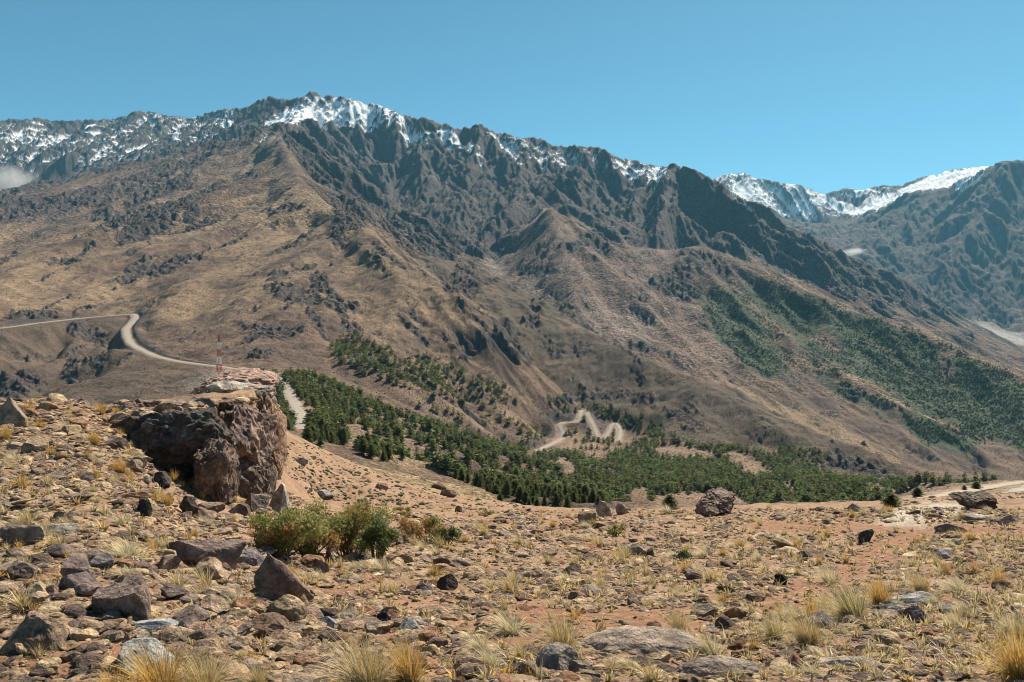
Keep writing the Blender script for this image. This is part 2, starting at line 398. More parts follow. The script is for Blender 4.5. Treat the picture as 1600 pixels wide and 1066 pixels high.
X2 = (S[None] * Y[:, None]); Y2 = np.broadcast_to(Y[:, None], X2.shape).copy()
print('grid', NR, NC, round(time.time() - T0, 1))
def grads(Z):
    hs = np.gradient(Z, S, axis=1); ht = np.gradient(Z, TT, axis=0)
    gx = hs / Y[:, None]; gy = (ht - S[None] * hs) / Y[:, None]
    return gx, gy
# masks drawn as regions of the landscape (photo coordinates / 2)
MW, MH = 800, 533
gu, gv = np.meshgrid(np.arange(MW) * 2.0, np.arange(MH) * 2.0)
def m_ell(m, u, v, ru, rv, ang=0, val=1.0):
    a = R(ang); du, dv = gu - u, gv - v
    p = (du * math.cos(a) + dv * math.sin(a)) / ru; q = (-du * math.sin(a) + dv * math.cos(a)) / rv
    np.maximum(m, val * np.clip(1.6 - (p * p + q * q) * 1.1, 0, 1), out=m)
def m_poly(m, pts, val=1.0):
    ins = np.zeros(m.shape, bool); n = len(pts)
    for k in range(n):
        (x0, y0), (x1, y1) = pts[k], pts[(k + 1) % n]
        if y0 == y1: continue
        c = ((gv >= min(y0, y1)) & (gv < max(y0, y1)))
        xx = x0 + (gv - y0) * (x1 - x0) / (y1 - y0)
        ins ^= c & (gu < xx)
    m[ins] = val
def m_line(m, pts, wd, val=1.0):
    for (x0, y0), (x1, y1) in zip(pts[:-1], pts[1:]):
        L2 = (x1 - x0) ** 2 + (y1 - y0) ** 2
        t = np.clip(((gu - x0) * (x1 - x0) + (gv - y0) * (y1 - y0)) / L2, 0, 1)
        d = np.hypot(gu - x0 - t * (x1 - x0), gv - y0 - t * (y1 - y0))
        np.maximum(m, val * np.clip(1.5 - d / wd, 0, 1), out=m)
def m_samp(m, u, v):
    x = np.clip(u / 2, 0, MW - 1.01); y = np.clip(v / 2, 0, MH - 1.01)
    i = y.astype(int); j = x.astype(int); fy = y - i; fx = x - j
    return (m[i, j] * (1 - fx) + m[i, j + 1] * fx) * (1 - fy) + (m[i + 1, j] * (1 - fx) + m[i + 1, j + 1] * fx) * fy
zero = lambda: np.zeros((MH, MW))
rock = zero()
m_poly(rock, [(0, 100), (1600, 100), (1600, 500), (1540, 500), (1440, 495), (1360, 478), (1270, 445), (1200, 415), (1100, 372), (1050, 385), (980, 380), (910, 345), (860, 315), (810, 360), (775, 405), (740, 400), (690, 385), (640, 372), (590, 350), (545, 330), (500, 285), (455, 240), (432, 205), (400, 208), (330, 222), (200, 262), (60, 292), (0, 310)])
rockM = blur(rock.copy(), 6)
m_ell(rock, 650, 370, 60, 25, 20, .8); m_ell(rock, 560, 330, 60, 14, 25, .7)
for e in [(60, 318, 65, 13, -4), (165, 322, 30, 8, -5), (245, 330, 60, 12, -18), (300, 305, 45, 9, -25), (340, 285, 25, 6, -25), (230, 352, 55, 9, -22), (170, 350, 40, 6, -20), (265, 408, 55, 13, -18), (200, 430, 35, 9, -15), (215, 415, 25, 7, -15), (50, 490, 45, 10, -3), (20, 600, 28, 22, 0), (50, 592, 28, 12, 30), (120, 510, 22, 12, 40), (145, 525, 25, 12, 20), (110, 575, 12, 22, 20), (250, 290, 60, 10, -20), (380, 275, 30, 6, -5), (440, 320, 40, 5, 5), (320, 335, 40, 8, -20), (100, 400, 40, 6, -10), (150, 560, 25, 10, -20),
          (530, 350, 18, 26, 20), (555, 352, 16, 10, 20), (545, 335, 20, 8, 20), (470, 440, 62, 7, 2), (500, 428, 18, 12, 40), (520, 450, 30, 12, 60), (545, 462, 20, 8, 10), (460, 455, 60, 8, 12), (505, 465, 24, 5, 45), (495, 500, 28, 8, 52), (535, 478, 16, 9, 50), (548, 500, 12, 16, 80), (560, 505, 12, 8, 0), (640, 495, 28, 5, 50), (650, 478, 20, 4, 45), (660, 510, 22, 7, 30), (410, 510, 50, 6, 5), (440, 520, 50, 6, 0), (400, 558, 30, 4, 0), (610, 400, 40, 6, 40),
          (730, 430, 26, 20, 30), (720, 450, 20, 14, 0), (700, 445, 12, 10, 0), (765, 440, 15, 6, 0), (790, 520, 24, 22, 30), (800, 545, 28, 14, 20), (770, 535, 24, 10, 30), (840, 470, 14, 16, 30), (830, 500, 14, 12, 0), (905, 543, 13, 9, 0), (870, 545, 14, 8, 0), (880, 480, 22, 10, 30), (1000, 535, 26, 8, 10), (900, 620, 35, 8, -5), (950, 615, 40, 9, -10), (1010, 620, 26, 8, 0), (930, 660, 24, 12, 0), (1060, 645, 22, 9, 0), (1080, 665, 20, 8, 0), (1320, 722, 42, 12, 8), (1370, 735, 30, 12, 15), (1060, 440, 40, 20, 20), (1040, 430, 40, 10, -20), (930, 372, 35, 12, 5), (1100, 410, 50, 18, 20), (840, 420, 30, 8, 0), (1300, 640, 20, 8, 0), (1330, 600, 26, 10, 20), (1000, 470, 12, 8, 0), (890, 385, 25, 8, 0)]:
    m_ell(rock, *e)
m_line(rock, [(0, 335), (60, 312), (150, 300), (250, 262), (330, 235), (420, 205)], 10, .8)
m_line(rock, [(215, 520), (230, 545), (270, 560), (320, 567)], 7, .8)
rock = blur(rock, 3)
green = zero()
m_poly(green, [(1085, 450), (1150, 425), (1260, 455), (1420, 512), (1560, 572), (1600, 592), (1600, 705), (1500, 690), (1400, 640), (1300, 590), (1200, 595), (1120, 540)], .5)
for p in [[(1150, 425), (1260, 458), (1340, 490), (1420, 514), (1490, 545), (1560, 574), (1600, 594), (1600, 700), (1560, 690), (1450, 640), (1370, 600), (1310, 575), (1270, 540), (1230, 500), (1180, 460)],
          [(1085, 455), (1140, 455), (1190, 490), (1215, 530), (1240, 560), (1200, 590), (1170, 575), (1140, 545), (1115, 505)],
          [(1405, 640), (1470, 650), (1530, 690), (1520, 702), (1440, 690)], [(1260, 560), (1300, 580), (1400, 630), (1440, 650), (1400, 640), (1320, 610)]]:
    m_poly(green, p)
for e in [(1280, 525, 25, 14, 30, -1), ]:
    pass
bare = zero()
for e in [(1290, 520, 28, 10, 35), (1225, 500, 18, 8, 30), (1480, 565, 10, 22, 0), (1350, 600, 60, 6, 30), (1440, 640, 60, 5, 25), (1240, 550, 20, 8, 60)]:
    m_ell(bare, *e)
green = np.clip(blur(green, 14) - blur(bare, 3), 0, 1)
tan = zero()
m_poly(tan, [(0, 340), (200, 330), (300, 270), (420, 215), (440, 260), (500, 310), (560, 350), (640, 395), (700, 440), (780, 500), (860, 600), (900, 640), (830, 650), (700, 580), (560, 520), (430, 470), (300, 480), (210, 500), (0, 480)], .75)
for e in [(350, 265, 60, 25, -20, 1), (470, 320, 60, 25, 5, 1), (450, 350, 70, 20, 0, .9), (180, 455, 60, 25, -10, 1), (80, 430, 70, 20, -10, .8), (1200, 415, 60, 12, 22, 1), (900, 345, 50, 16, 30, .7), (1150, 590, 40, 8, 28, .5), (650, 400, 40, 14, 20, .4)]:
    m_ell(tan, *e)
m_line(tan, [(1100, 580), (1200, 632), (1300, 675), (1400, 720)], 9, 1)
m_line(tan, [(600, 375), (700, 445), (760, 490), (820, 555), (880, 625)], 9, .9)
m_line(tan, [(1310, 475), (1420, 512), (1500, 545), (1560, 575)], 6, 1)
m_line(tan, [(1290, 555), (1360, 600), (1450, 642), (1500, 665)], 7, .9)
m_line(tan, [(1020, 500), (1060, 535), (1130, 580), (1180, 605)], 9, .8)
m_line(tan, [(930, 500), (960, 470), (1000, 510), (1040, 540)], 9, .6)
tan = blur(tan, 5)
hilltan = zero()   # bright dry slopes near the plantation
m_poly(hilltan, [(405, 690), (760, 765), (800, 800), (400, 800)], 1)
m_poly(hilltan, [(1380, 742), (1600, 752), (1600, 830), (1380, 800)], .8)
for e in [(1060, 705, 60, 10, 5, .9), (1160, 722, 40, 12, 25, .9), (1180, 740, 30, 8, 0, .9), (935, 712, 60, 8, 0, .8), (900, 690, 50, 20, 20, .8), (1100, 775, 80, 14, 0, .9), (880, 725, 40, 10, 30, .8), (1330, 742, 60, 7, 5, .8), (1230, 760, 25, 6, 0, .7), (700, 640, 80, 20, 25, .5), (600, 680, 100, 40, 20, .8), (480, 640, 30, 60, -20, .8), (800, 660, 60, 20, 20, .5), (980, 750, 30, 20, 0, .6)]:
    m_ell(hilltan, *e)
hilltan = blur(hilltan, 4)
scree = zero()
for e in [(345, 595, 60, 18, 0, 1), (770, 400, 40, 16, 60, .8), (700, 250, 40, 6, 35, .5), (970, 500, 60, 30, 20, .6), (840, 450, 50, 14, 20, .6), (1390, 440, 20, 4, 0, 0), (1560, 490, 60, 14, -20, 1), (350, 230, 90, 10, -22, .8), (420, 210, 30, 12, 0, .8), (250, 270, 60, 8, -20, .7)]:
    m_ell(scree, *e)
scree = blur(scree, 3)
river = zero(); m_poly(river, [(1520, 500), (1560, 512), (1600, 518), (1600, 540), (1560, 527)], 1); river = blur(river, 2)
snm = zero()
m_poly(snm, [(0, 180), (230, 168), (345, 165), (400, 185), (345, 205), (300, 222), (250, 236), (180, 250), (100, 255), (0, 245)], .53)
m_poly(snm, [(0, 245), (100, 255), (180, 250), (250, 236), (200, 262), (60, 285), (0, 300)], .34)
m_poly(snm, [(405, 190), (440, 168), (480, 150), (530, 146), (575, 158), (600, 170), (610, 188), (560, 188), (500, 190), (450, 192)], .86)
m_line(snm, [(580, 168), (620, 182), (655, 202), (665, 206)], 12, .8); m_line(snm, [(690, 203), (720, 216), (752, 240)], 8, .8); m_line(snm, [(430, 190), (480, 186), (580, 193)], 5, .9)
m_line(snm, [(800, 222), (825, 226), (850, 232), (880, 238)], 14, .62); m_line(snm, [(885, 232), (930, 240), (955, 250)], 10, .6); m_line(snm, [(958, 250), (1000, 262), (1035, 270)], 11, .78); m_line(snm, [(800, 222), (812, 250)], 7, .7); m_line(snm, [(770, 205), (800, 220)], 7, .55)
m_ell(snm, 275, 207, 9, 6, 30, 1); m_ell(snm, 170, 217, 16, 7, 0, .9); m_ell(snm, 145, 203, 20, 9, 40, .7); m_ell(snm, 350, 188, 22, 8, 0, .8)
m_poly(snm, [(1105, 272), (1150, 264), (1200, 275), (1245, 280), (1290, 303), (1312, 335), (1240, 338), (1180, 322), (1120, 290)], .68)
m_ell(snm, 1248, 318, 20, 12, 20, 1); m_ell(snm, 1160, 298, 22, 8, 10, .9)
m_poly(snm, [(1288, 305), (1330, 312), (1380, 302), (1430, 285), (1460, 270), (1552, 257), (1535, 270), (1500, 290), (1450, 297), (1425, 303), (1370, 328), (1335, 336), (1310, 330)], 1.0)
m_poly(snm, [(1300, 290), (1380, 284), (1400, 296), (1360, 302), (1310, 303)], .6)
m_line(snm, [(240, 290), (330, 250), (420, 212)], 9, .38); m_line(snm, [(60, 300), (200, 268), (300, 240)], 6, .3)
snm = blur(snm, 1)
UU = np.broadcast_to((S * F + U0)[None], Z.shape)
VV = V0 - F * Z / Y2
wu = UU + 9 * fbm(X2 / Y2 * 14, TT[:, None] * 14 + 0 * X2, 40, 3); wv = VV + 6 * fbm(X2 / Y2 * 14, TT[:, None] * 14 + 0 * X2, 50, 3)
past = sstep(300, 420, Y2)
k_rock = m_samp(rock, wu, wv) * past
k_hill0 = m_samp(hilltan, wu, wv)
k_rock = np.clip(k_rock * (1 + 1.1 * fbm(X2 / Y2 * 90, TT[:, None] * 90 + 0 * X2, 55, 4)) , 0, 1.2)
def grain(ang, l1, l2, sd):
    a = R(ang); return fbm((UU * math.cos(a) + VV * math.sin(a)) / l1, (-UU * math.sin(a) + VV * math.cos(a)) / l2, sd, 4, .6)
gw = sstep(470, 620, UU)
gr1 = grain(-22, 95, 17, 800) * (1 - gw) + grain(36, 95, 17, 810) * gw
gr2 = grain(-20, 220, 26, 820) * (1 - gw) + grain(34, 220, 26, 830) * gw
k_rock = np.maximum(k_rock, sstep(.20, .36, gr1 + .10 * m_samp(blur(np.maximum.reduce([(lambda m: (m_ell(m, 980, 570, 60, 30, 30), m)[1])(zero()), (lambda m: (m_ell(m, 800, 540, 50, 40, 30), m)[1])(zero())]), 3), UU, VV)) * .85 * past * (1 - sstep(.5, 1, m_samp(green, wu, wv))) * (1 - np.clip(k_hill0, 0, 1)) * sstep(560, 800, Y2))
k_mass = m_samp(rockM, wu, wv) * past
k_green = m_samp(green, wu, wv) * sstep(1000, 1200, Y2)
k_tan = m_samp(tan, wu, wv) * past
k_hill = m_samp(hilltan, wu, wv)
k_scree = m_samp(scree, wu, wv)
k_snow = m_samp(snm, wu, wv)
k_river = m_samp(river, wu, wv) * sstep(3500, 3700, Y2)
def drape(L):
    VVm = V0 - F * Z / Y2; CMm = np.minimum.accumulate(VVm, axis=0); out = []
    for (u, v, d) in L:
        j = int(np.argmin(np.abs(S - (u - U0) / F))); i = min(int(np.searchsorted(-CMm[:, j], -v)), NR - 1)
        dd = Y[i]
        out.append((u, v, dd if .6 < dd / d < 1.6 else d))
    d_ = np.array([o[2] for o in out]); d2 = d_.copy(); d2[1:-1] = .25 * d_[:-2] + .5 * d_[1:-1] + .25 * d_[2:]
    return [(o[0], o[1], float(q)) for o, q in zip(out, d2)]
ROAD_FAR = drape(ROAD_FAR); ROAD_SWITCH = drape(ROAD_SWITCH)
# distance to the roads (in plan, metres)
k_road = np.full(Z.shape, 1e6)
zr = Z.copy()
for L, wd in ((ROAD_FAR, 14), (ROAD_SWITCH, 12), (ROAD_NEAR, 8), (ROAD_SHELF, 8)):
    q = P(*np.array(L, float).T)
    for a, b in zip(q[:-1], q[1:]):
        lo, hi = min(a[1], b[1]) - 60, max(a[1], b[1]) + 60
        r0, r1 = np.searchsorted(Y, [lo, hi])
        c0, c1 = np.searchsorted(S, [min(a[0] / a[1], b[0] / b[1]) - .06, max(a[0] / a[1], b[0] / b[1]) + .06])
        xs, ys = X2[r0:r1, c0:c1], Y2[r0:r1, c0:c1]
        L2 = ((b[:2] - a[:2]) ** 2).sum()
        f = np.clip(((xs - a[0]) * (b[0] - a[0]) + (ys - a[1]) * (b[1] - a[1])) / L2, 0, 1)
        d = np.hypot(xs - a[0] - f * (b[0] - a[0]), ys - a[1] - f * (b[1] - a[1]))
        zz = a[2] + f * (b[2] - a[2])
        cur = k_road[r0:r1, c0:c1]
        better = d < cur
        zr[r0:r1, c0:c1] = np.where(better, zz, zr[r0:r1, c0:c1])
        k_road[r0:r1, c0:c1] = np.where(better, d, cur)
off = sstep(5, 22, k_road)
# ------------------------------------------------------------------ relief detail
def gully(x, y, gx, gy, s):
    """ridges and gullies that run down the slope (unit wavelength), value in -1..1 and its gradient"""
    n = np.hypot(gx, gy) + 1e-6
    sx, sy = -gy / n, gx / n
    xi, yi = np.floor(x), np.floor(y)
    i, j = xi.astype(np.int64), yi.astype(np.int64)
    v = 0; dxv = 0; wsum = 0
    for di in (-1, 0, 1):
        for dj in (-1, 0, 1):
            h = _hash(i + di, j + dj, s)
            px = x - (xi + di + _r1[h]); py = y - (yi + dj + _r2[h])
            ww = np.exp(-(px * px + py * py) * 2.2)
            ph = (px * sx + py * sy) * 2 * np.pi
            v = v + ww * np.cos(ph); dxv = dxv - ww * np.sin(ph); wsum = wsum + ww
    v = v / wsum; dxv = dxv / wsum * 2 * np.pi
    return v, dxv * sx, dxv * sy
gx0, gy0 = grads(Z)
steep = np.clip(np.hypot(gx0, gy0) / 0.45, 0, 1.5)
HMb = blur(HM, 40)
Zs = (HMb[i0][:, j0] * (1 - fi) + HMb[i0 + 1][:, j0] * fi) * (1 - fj) + (HMb[i0][:, j0 + 1] * (1 - fi) + HMb[i0 + 1][:, j0 + 1] * fi) * fj
gx0, gy0 = grads(Zs)
def cgr(a):
    hs = np.gradient(a, ds, axis=1); ht = np.gradient(a, dt, axis=0)
    return hs / yg[:, None], (ht - sg[None] * hs) / yg[:, None]
cx_, cy_ = cgr(HMb); cn_ = np.hypot(cx_, cy_) + .02
tu = sum(q ** 2 for q in cgr(cx_ / cn_) + cgr(cy_ / cn_))      # how fast the fall line swings, per metre
tu = blur(np.sqrt(tu), 8)
turn = (tu[i0][:, j0] * (1 - fi) + tu[i0 + 1][:, j0] * fi) * (1 - fj) + (tu[i0][:, j0 + 1] * (1 - fi) + tu[i0 + 1][:, j0 + 1] * fi) * fj
qm = zero(); m_poly(qm, [(690, 440), (760, 425), (850, 465), (950, 533), (1100, 590), (1100, 660), (960, 650), (880, 670), (820, 650), (740, 560)]); qm = blur(qm, 16)
quiet = 1 - .72 * m_samp(qm, UU, VV) * sstep(700, 800, Y2) * (1 - sstep(1300, 1500, Y2))
D = np.zeros_like(Z); gx, gy = gx0.copy(), gy0.copy()
rough_k = np.clip(k_rock * (1 - .72 * k_snow), 0, 1); rough_m = np.clip(k_mass * (1 - .5 * k_snow), 0, 1)
for k, (lam, ah, ar) in enumerate([(520, .045, .08), (260, .065, .14), (130, .095, .19), (64, .09, .19), (31, .055, .22), (15, .03, .18), (7.5, .02, .10)]):
    rk_ = rough_m if lam > 50 else rough_k
    amp = (ah * (1 - rk_) + ar * rk_) * lam * steep * off / (1 + (turn * lam * (.9 - .6 * rough_m)) ** 2)
    if lam > 50: amp = amp * quiet
    amp = amp * sstep(lam * 1.2, lam * 3.2, Y2) * sstep(55, 300, Y2) * (1 - .8 * k_river)
    amp = amp * (1 - sstep(lam / .0075, lam / .0035, Y2))
    if lam < 200: amp = amp * (0.35 + 1.1 * np.clip(.5 + fbm(X2 / (lam * 5), Y2 / (lam * 5), 60 + k, 2), 0, 1.3))
    v, vx, vy = pmap(lambda a, b, c, d: gully(a / lam, b / lam, c, d, 20 + k), X2, Y2, gx, gy)
    vr = 1 - 2 * np.sqrt(np.clip((1 - v) / 2, 1e-4, 1))
    D += amp * (vr * .6 + v * .4)
    if lam < 200: gx += .5 * amp * vx / lam; gy += .5 * amp * vy / lam
print('gullies', round(time.time() - T0, 1))
for k, (lam, ah, ar) in enumerate([(90, .03, .10), (40, .065, .16), (18, .07, .34), (8, .095, .42), (3.6, .085, .34), (1.7, .08, .14)]):
    rk_ = rough_m if lam > 20 else rough_k
    amp = (ah * (1 - rk_) + ar * rk_) * lam * off * sstep(lam * 2.5, lam * 8, Y2) * sstep(50, 120, Y2)
    amp = amp * (1 - sstep(lam / .0065, lam / .003, Y2)) * (1 - .8 * k_river)
    n = perlin(X2 / lam + 3.1, Y2 / lam, 80 + k)
    D += amp * (n * (1 - rk_) + (.55 - 1.6 * np.abs(n)) * rk_ * .9)
# steps in the rock: risers stand as crags
for k, (dz, lam, st) in enumerate([(80, 260, .30), (30, 90, .36), (11, 34, .36)]):
    n = fbm(X2 / lam, Y2 / lam, 100 + k, 4)
    q = (Z + D + .35 * X2) / dz + n * 3.2
    fr = q - np.floor(q)
    stp = (sstep(.30, .62, fr) - fr) * dz
    msk = sstep(.35, .8, k_rock + .35 * fbm(X2 / 60, Y2 / 60, 110 + k, 3)) * off
    msk = msk * sstep(400, 700, Y2) * (sstep(dz * 28, dz * 60, Y2)) * (1 - sstep(dz / .0045, dz / .0022, Y2)) * (1 - k_river)
    D += stp * st * msk
Zd = Z + D
bank = np.where(Y2 < 300, sstep(3.2, 9, k_road), sstep(5, 8.5, k_road))
Zd = Zd * bank + (zr - .25) * (1 - bank)
# foreground undulation
near = 1 - sstep(50, 100, Y2)
Zd += near * (.10 * fbm(X2 / 2.2, Y2 / 2.2, 140, 4) * np.clip(Y2 / 8, .3, 3) + .018 * fbm(X2 / .25, Y2 / .25, 150, 4))
Z = Zd
SKY = [(-600, 185), (0, 188), (50, 184), (150, 186), (228, 174), (260, 180), (300, 183), (340, 172), (390, 170), (404, 158), (420, 152), (434, 158), (456, 151), (482, 146), (497, 143), (515, 149), (530, 146), (560, 155), (600, 166), (650, 180), (668, 181), (722, 198), (762, 196), (790, 209), (815, 217), (840, 214), (880, 225), (928, 229), (960, 240), (1000, 250), (1034, 262), (1058, 252), (1070, 262), (1110, 277), (1140, 266), (1180, 272), (1230, 284), (1262, 291), (1286, 303), (1316, 291), (1328, 289), (1345, 298), (1378, 286), (1410, 287), (1440, 276), (1460, 273), (1492, 261), (1545, 258), (1565, 253), (1600, 249), (2200, 240)]
vt = np.interp(S * F + U0, *np.array(SKY, float).T)[None]
vz = V0 - F * Z / Y2
top = vt + .5 + (5 + 9 * sstep(1080, 1120, S[None] * F + U0)) * np.abs(fbm(S[None] * F / 16 + 0 * vt, 0 * vt + 3.3, 905, 4, .6)) - 3.5
vz = np.where((vz < top) & (Y2 > 2200), top - (top - vz) * .14, vz)
Z = (V0 - vz) * Y2 / F
gx, gy = grads(Z)
slope = np.hypot(gx, gy)
print('detail', round(time.time() - T0, 1))
# ------------------------------------------------------------------ albedo of the ground
def C3(*c): return np.array(c, np.float32)
nA = fbm(X2 / 90, Y2 / 90, 200, 5); nB = fbm(X2 / 14, Y2 / 14, 210, 4); nC = fbm(X2 / 400, Y2 / 400, 220, 4)
nP = fbm(X2 / Y2 * 330, TT[:, None] * 200 + 0 * X2, 230, 2, .8)
def mix(a, b, f): return a + (b - a) * f[..., None]
soil = C3(.19, .120, .082); soil2 = C3(.105, .068, .053); tanc = C3(.270, .182, .112); rockc = C3(.045, .040, .040); rock2 = C3(.128, .096, .088); greenc = C3(.032, .050, .026); screec = C3(.27, .225, .195)
c = mix(np.broadcast_to(soil2, Z.shape + (3,)), soil, sstep(-.35, .4, nA + .5 * nB))
ta = sstep(.32, .95, k_tan * .9 + .2 * nA + .25 * nB + .2 * nC + .9 * gr2 - .35 * (slope > .75))
c = mix(c, tanc, ta * .82)
c = mix(c, C3(.35, .245, .14) * (Y2 < 300)[..., None] + C3(.27, .18, .125) * (Y2 >= 300)[..., None], np.clip(k_hill * (.9 + .7 * nB), 0, 1) * (1 - sstep(900, 1100, Y2)))
c = mix(c, screec, np.clip(k_scree * (.8 + nB), 0, 1) * .8)
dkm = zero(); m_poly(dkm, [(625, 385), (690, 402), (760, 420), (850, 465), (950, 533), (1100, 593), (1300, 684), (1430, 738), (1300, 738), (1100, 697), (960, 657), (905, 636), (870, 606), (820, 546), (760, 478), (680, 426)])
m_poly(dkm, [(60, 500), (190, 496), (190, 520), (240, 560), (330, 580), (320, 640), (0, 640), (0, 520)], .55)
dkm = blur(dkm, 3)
prm = zero(); m_poly(prm, [(740, 400), (860, 318), (1040, 390), (1090, 380), (1200, 425), (1150, 480), (1200, 590), (1100, 585), (950, 525), (850, 455)]); m_poly(prm, [(0, 300), (200, 262), (400, 205), (440, 230), (330, 290), (200, 340), (0, 350)], .8); prm = blur(prm, 8)
pmk = m_samp(prm, wu, wv) * past
c = mix(c, C3(.185, .128, .112), np.clip(pmk * (.55 + .9 * gr2 + .4 * nB), 0, 1) * .8)
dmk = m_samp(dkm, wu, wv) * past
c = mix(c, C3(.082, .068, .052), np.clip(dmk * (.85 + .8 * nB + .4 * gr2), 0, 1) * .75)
rk = sstep(.35, .75, k_rock + .25 * nB) * sstep(.15, .5, slope + .2 * nB)
c = mix(c, rockc * (1 + .0) + (rock2 - rockc) * .35, rk)
c = mix(c, rock2, sstep(.6, .9, k_rock) * (1 - rk) * .7)
# dark cushion shrubs and stones sprinkled over the dry slopes
spk = sstep(.02, .30, nP + .35 * nB) * (1 - .7 * rk) * sstep(30, 60, Y2)
c = mix(c, C3(.055, .052, .035), spk * .62)
c = mix(c, greenc * 1.3, sstep(.25, 1.05, k_green + .5 * nB + .25 * nP) * .85)
c = mix(c, C3(.30, .27, .25), k_river)
# snow lies high up, on the ledges and in the bowls
Zb = blur(Z, 8)
gxb, gyb = grads(Zb)
hol = np.clip((Zb - Z) / (.0022 * Y2), -1, 1)
slb = np.hypot(gxb, gyb)
sn = m_samp(snm, UU + 5 * nP + 8 * nB, VV + 3 * nB)
sn = sn - .04 + .46 * fbm(X2 / 260, Y2 / 260, 500, 5, .5) + .08 * fbm(X2 / 22, Y2 / 22, 510, 4) + .26 * hol - .10 * (slb - 1.0) - .30 * np.clip(slope - slb, 0, 2)
snow = sstep(.43, .64, sn) * sstep(2300, 2600, Y2)
c = mix(c, C3(.80, .82, .86), np.clip(snow, 0, 1))
# foreground soil: red earth on the paths, tan grit elsewhere
fp = zero()
m_line(fp, [(820, 965), (950, 975), (1080, 980)], 26); m_line(fp, [(1200, 955), (1300, 905), (1400, 850), (1420, 835)], 24); m_line(fp, [(1180, 822), (1420, 825), (1600, 835)], 8); m_line(fp, [(0, 1030), (250, 1030)], 40); m_line(fp, [(600, 1000), (800, 1000)], 30, .7); m_line(fp, [(480, 930), (700, 930)], 22, .6); m_line(fp, [(900, 1030), (1200, 1040)], 30, .7)
fp = blur(fp, 5)
k_path = m_samp(fp, UU + 20 * nP, V0 - F * Z / Y2 + 10 * nP)
n1 = fbm(X2 / 1.2, Y2 / 1.2, 240, 5)
cf = mix(np.broadcast_to(C3(.265, .170, .106), Z.shape + (3,)), C3(.175, .105, .072), sstep(-.2, .5, n1))
cf = mix(cf, C3(.225, .115, .066), np.clip(k_path, 0, 1) * .85)
cf = mix(cf, C3(.36, .31, .25), m_samp(blur((lambda m: (m_ell(m, 1440, 805, 70, 16, -8), m)[1])(zero()), 2), UU, VV))
c = mix(c, cf, near)
c = mix(c, rockc * 1.2, sstep(.8, 2.2, Z - zr) * (1 - sstep(11, 18, k_road)) * past * .85)
c = mix(c, C3(.28, .22, .17), (1 - sstep(3.0, 5.5, k_road)) * (1 - near) * .8)
def terrain(name, r0, r1, mat, label, smooth=True):
    v = np.stack([X2[r0:r1], Y2[r0:r1], Z[r0:r1]], -1).reshape(-1, 3)
    n, m = r1 - r0, NC
    idx = np.arange(n * m, dtype=np.int32).reshape(n, m)
    f = np.stack([idx[:-1, :-1], idx[:-1, 1:], idx[1:, 1:], idx[1:, :-1]], -1).reshape(-1, 4)
    o = link(name, mesh_np(name, v, f, c[r0:r1].reshape(-1, 3), mat, smooth))
    return tag(o, label, 'ground', kind='structure')
ra, rb = np.searchsorted(Y, [60, 1500])
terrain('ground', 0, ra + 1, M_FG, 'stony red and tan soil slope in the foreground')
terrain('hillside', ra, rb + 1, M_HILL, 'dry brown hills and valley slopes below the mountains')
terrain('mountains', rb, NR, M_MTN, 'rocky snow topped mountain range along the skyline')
# the ground goes on at both sides, under and behind the camera
def zat0(x, y):
    i = np.clip(np.searchsorted(Y, y) - 1, 0, NR - 2); j = np.clip(np.searchsorted(S, x / y) - 1, 0, NC - 2)
    fy = np.clip((y - Y[i]) / (Y[i + 1] - Y[i]), 0, 1); fx = np.clip((x / y - S[j]) / (S[j + 1] - S[j]), 0, 1)
    return (Z[i, j] * (1 - fx) + Z[i, j + 1] * fx) * (1 - fy) + (Z[i + 1, j] * (1 - fx) + Z[i + 1, j + 1] * fx) * fy
def apron_z(x, y):
    yc = np.maximum(y, 2.3); xs = np.clip(x / yc, -1.055, 1.055) * yc
    z = zat0(xs, yc)
    drop = .35 * sstep(.95, .7, np.abs(x / yc)) * sstep(2.3, 2.8, y)
    return np.where(drop > 0, z - .02 - drop, z - .02 + .10 * np.minimum(2.3 - np.minimum(y, 2.3), 8) * .6 + .03 * fbm(x / .8, y / .8, 310, 3))
ax = np.concatenate([np.arange(-90, -14, 2.0), np.arange(-14, 14, .25), np.arange(14, 91, 2.0)]); ay = np.concatenate([np.arange(-60, -6, 2.0), np.arange(-6, 16, .25), np.arange(16, 75, 1.0)])
AX, AY = np.meshgrid(ax, ay)
idx = np.arange(AX.size).reshape(AX.shape)
an = fbm(AX / 1.2, AY / 1.2, 240, 5)
ac = mix(np.broadcast_to(C3(.275, .182, .118), AX.shape + (3,)), C3(.175, .105, .072), sstep(-.2, .5, an))
tag(link('near_ground', mesh_np('near_ground', np.stack([AX, AY, apron_z(AX, AY)], -1).reshape(-1, 3), np.stack([idx[:-1, :-1], idx[:-1, 1:], idx[1:, 1:], idx[1:, :-1]], -1).reshape(-1, 4), ac.reshape(-1, 3), M_FG, True)), 'stony ground around and behind the viewpoint', 'ground', kind='structure')
bz = -620.0
tag(link('plain', mesh_np('plain', np.array([[-13000, -13000, bz], [13000, -13000, bz], [13000, 13000, bz], [-13000, 13000, bz]]), np.array([[0, 1, 2, 3]]), np.full((4, 3), (.16, .12, .09)), M_HILL)), 'low plain far below the mountains', 'ground', kind='structure')
print('terrain', round(time.time() - T0, 1))
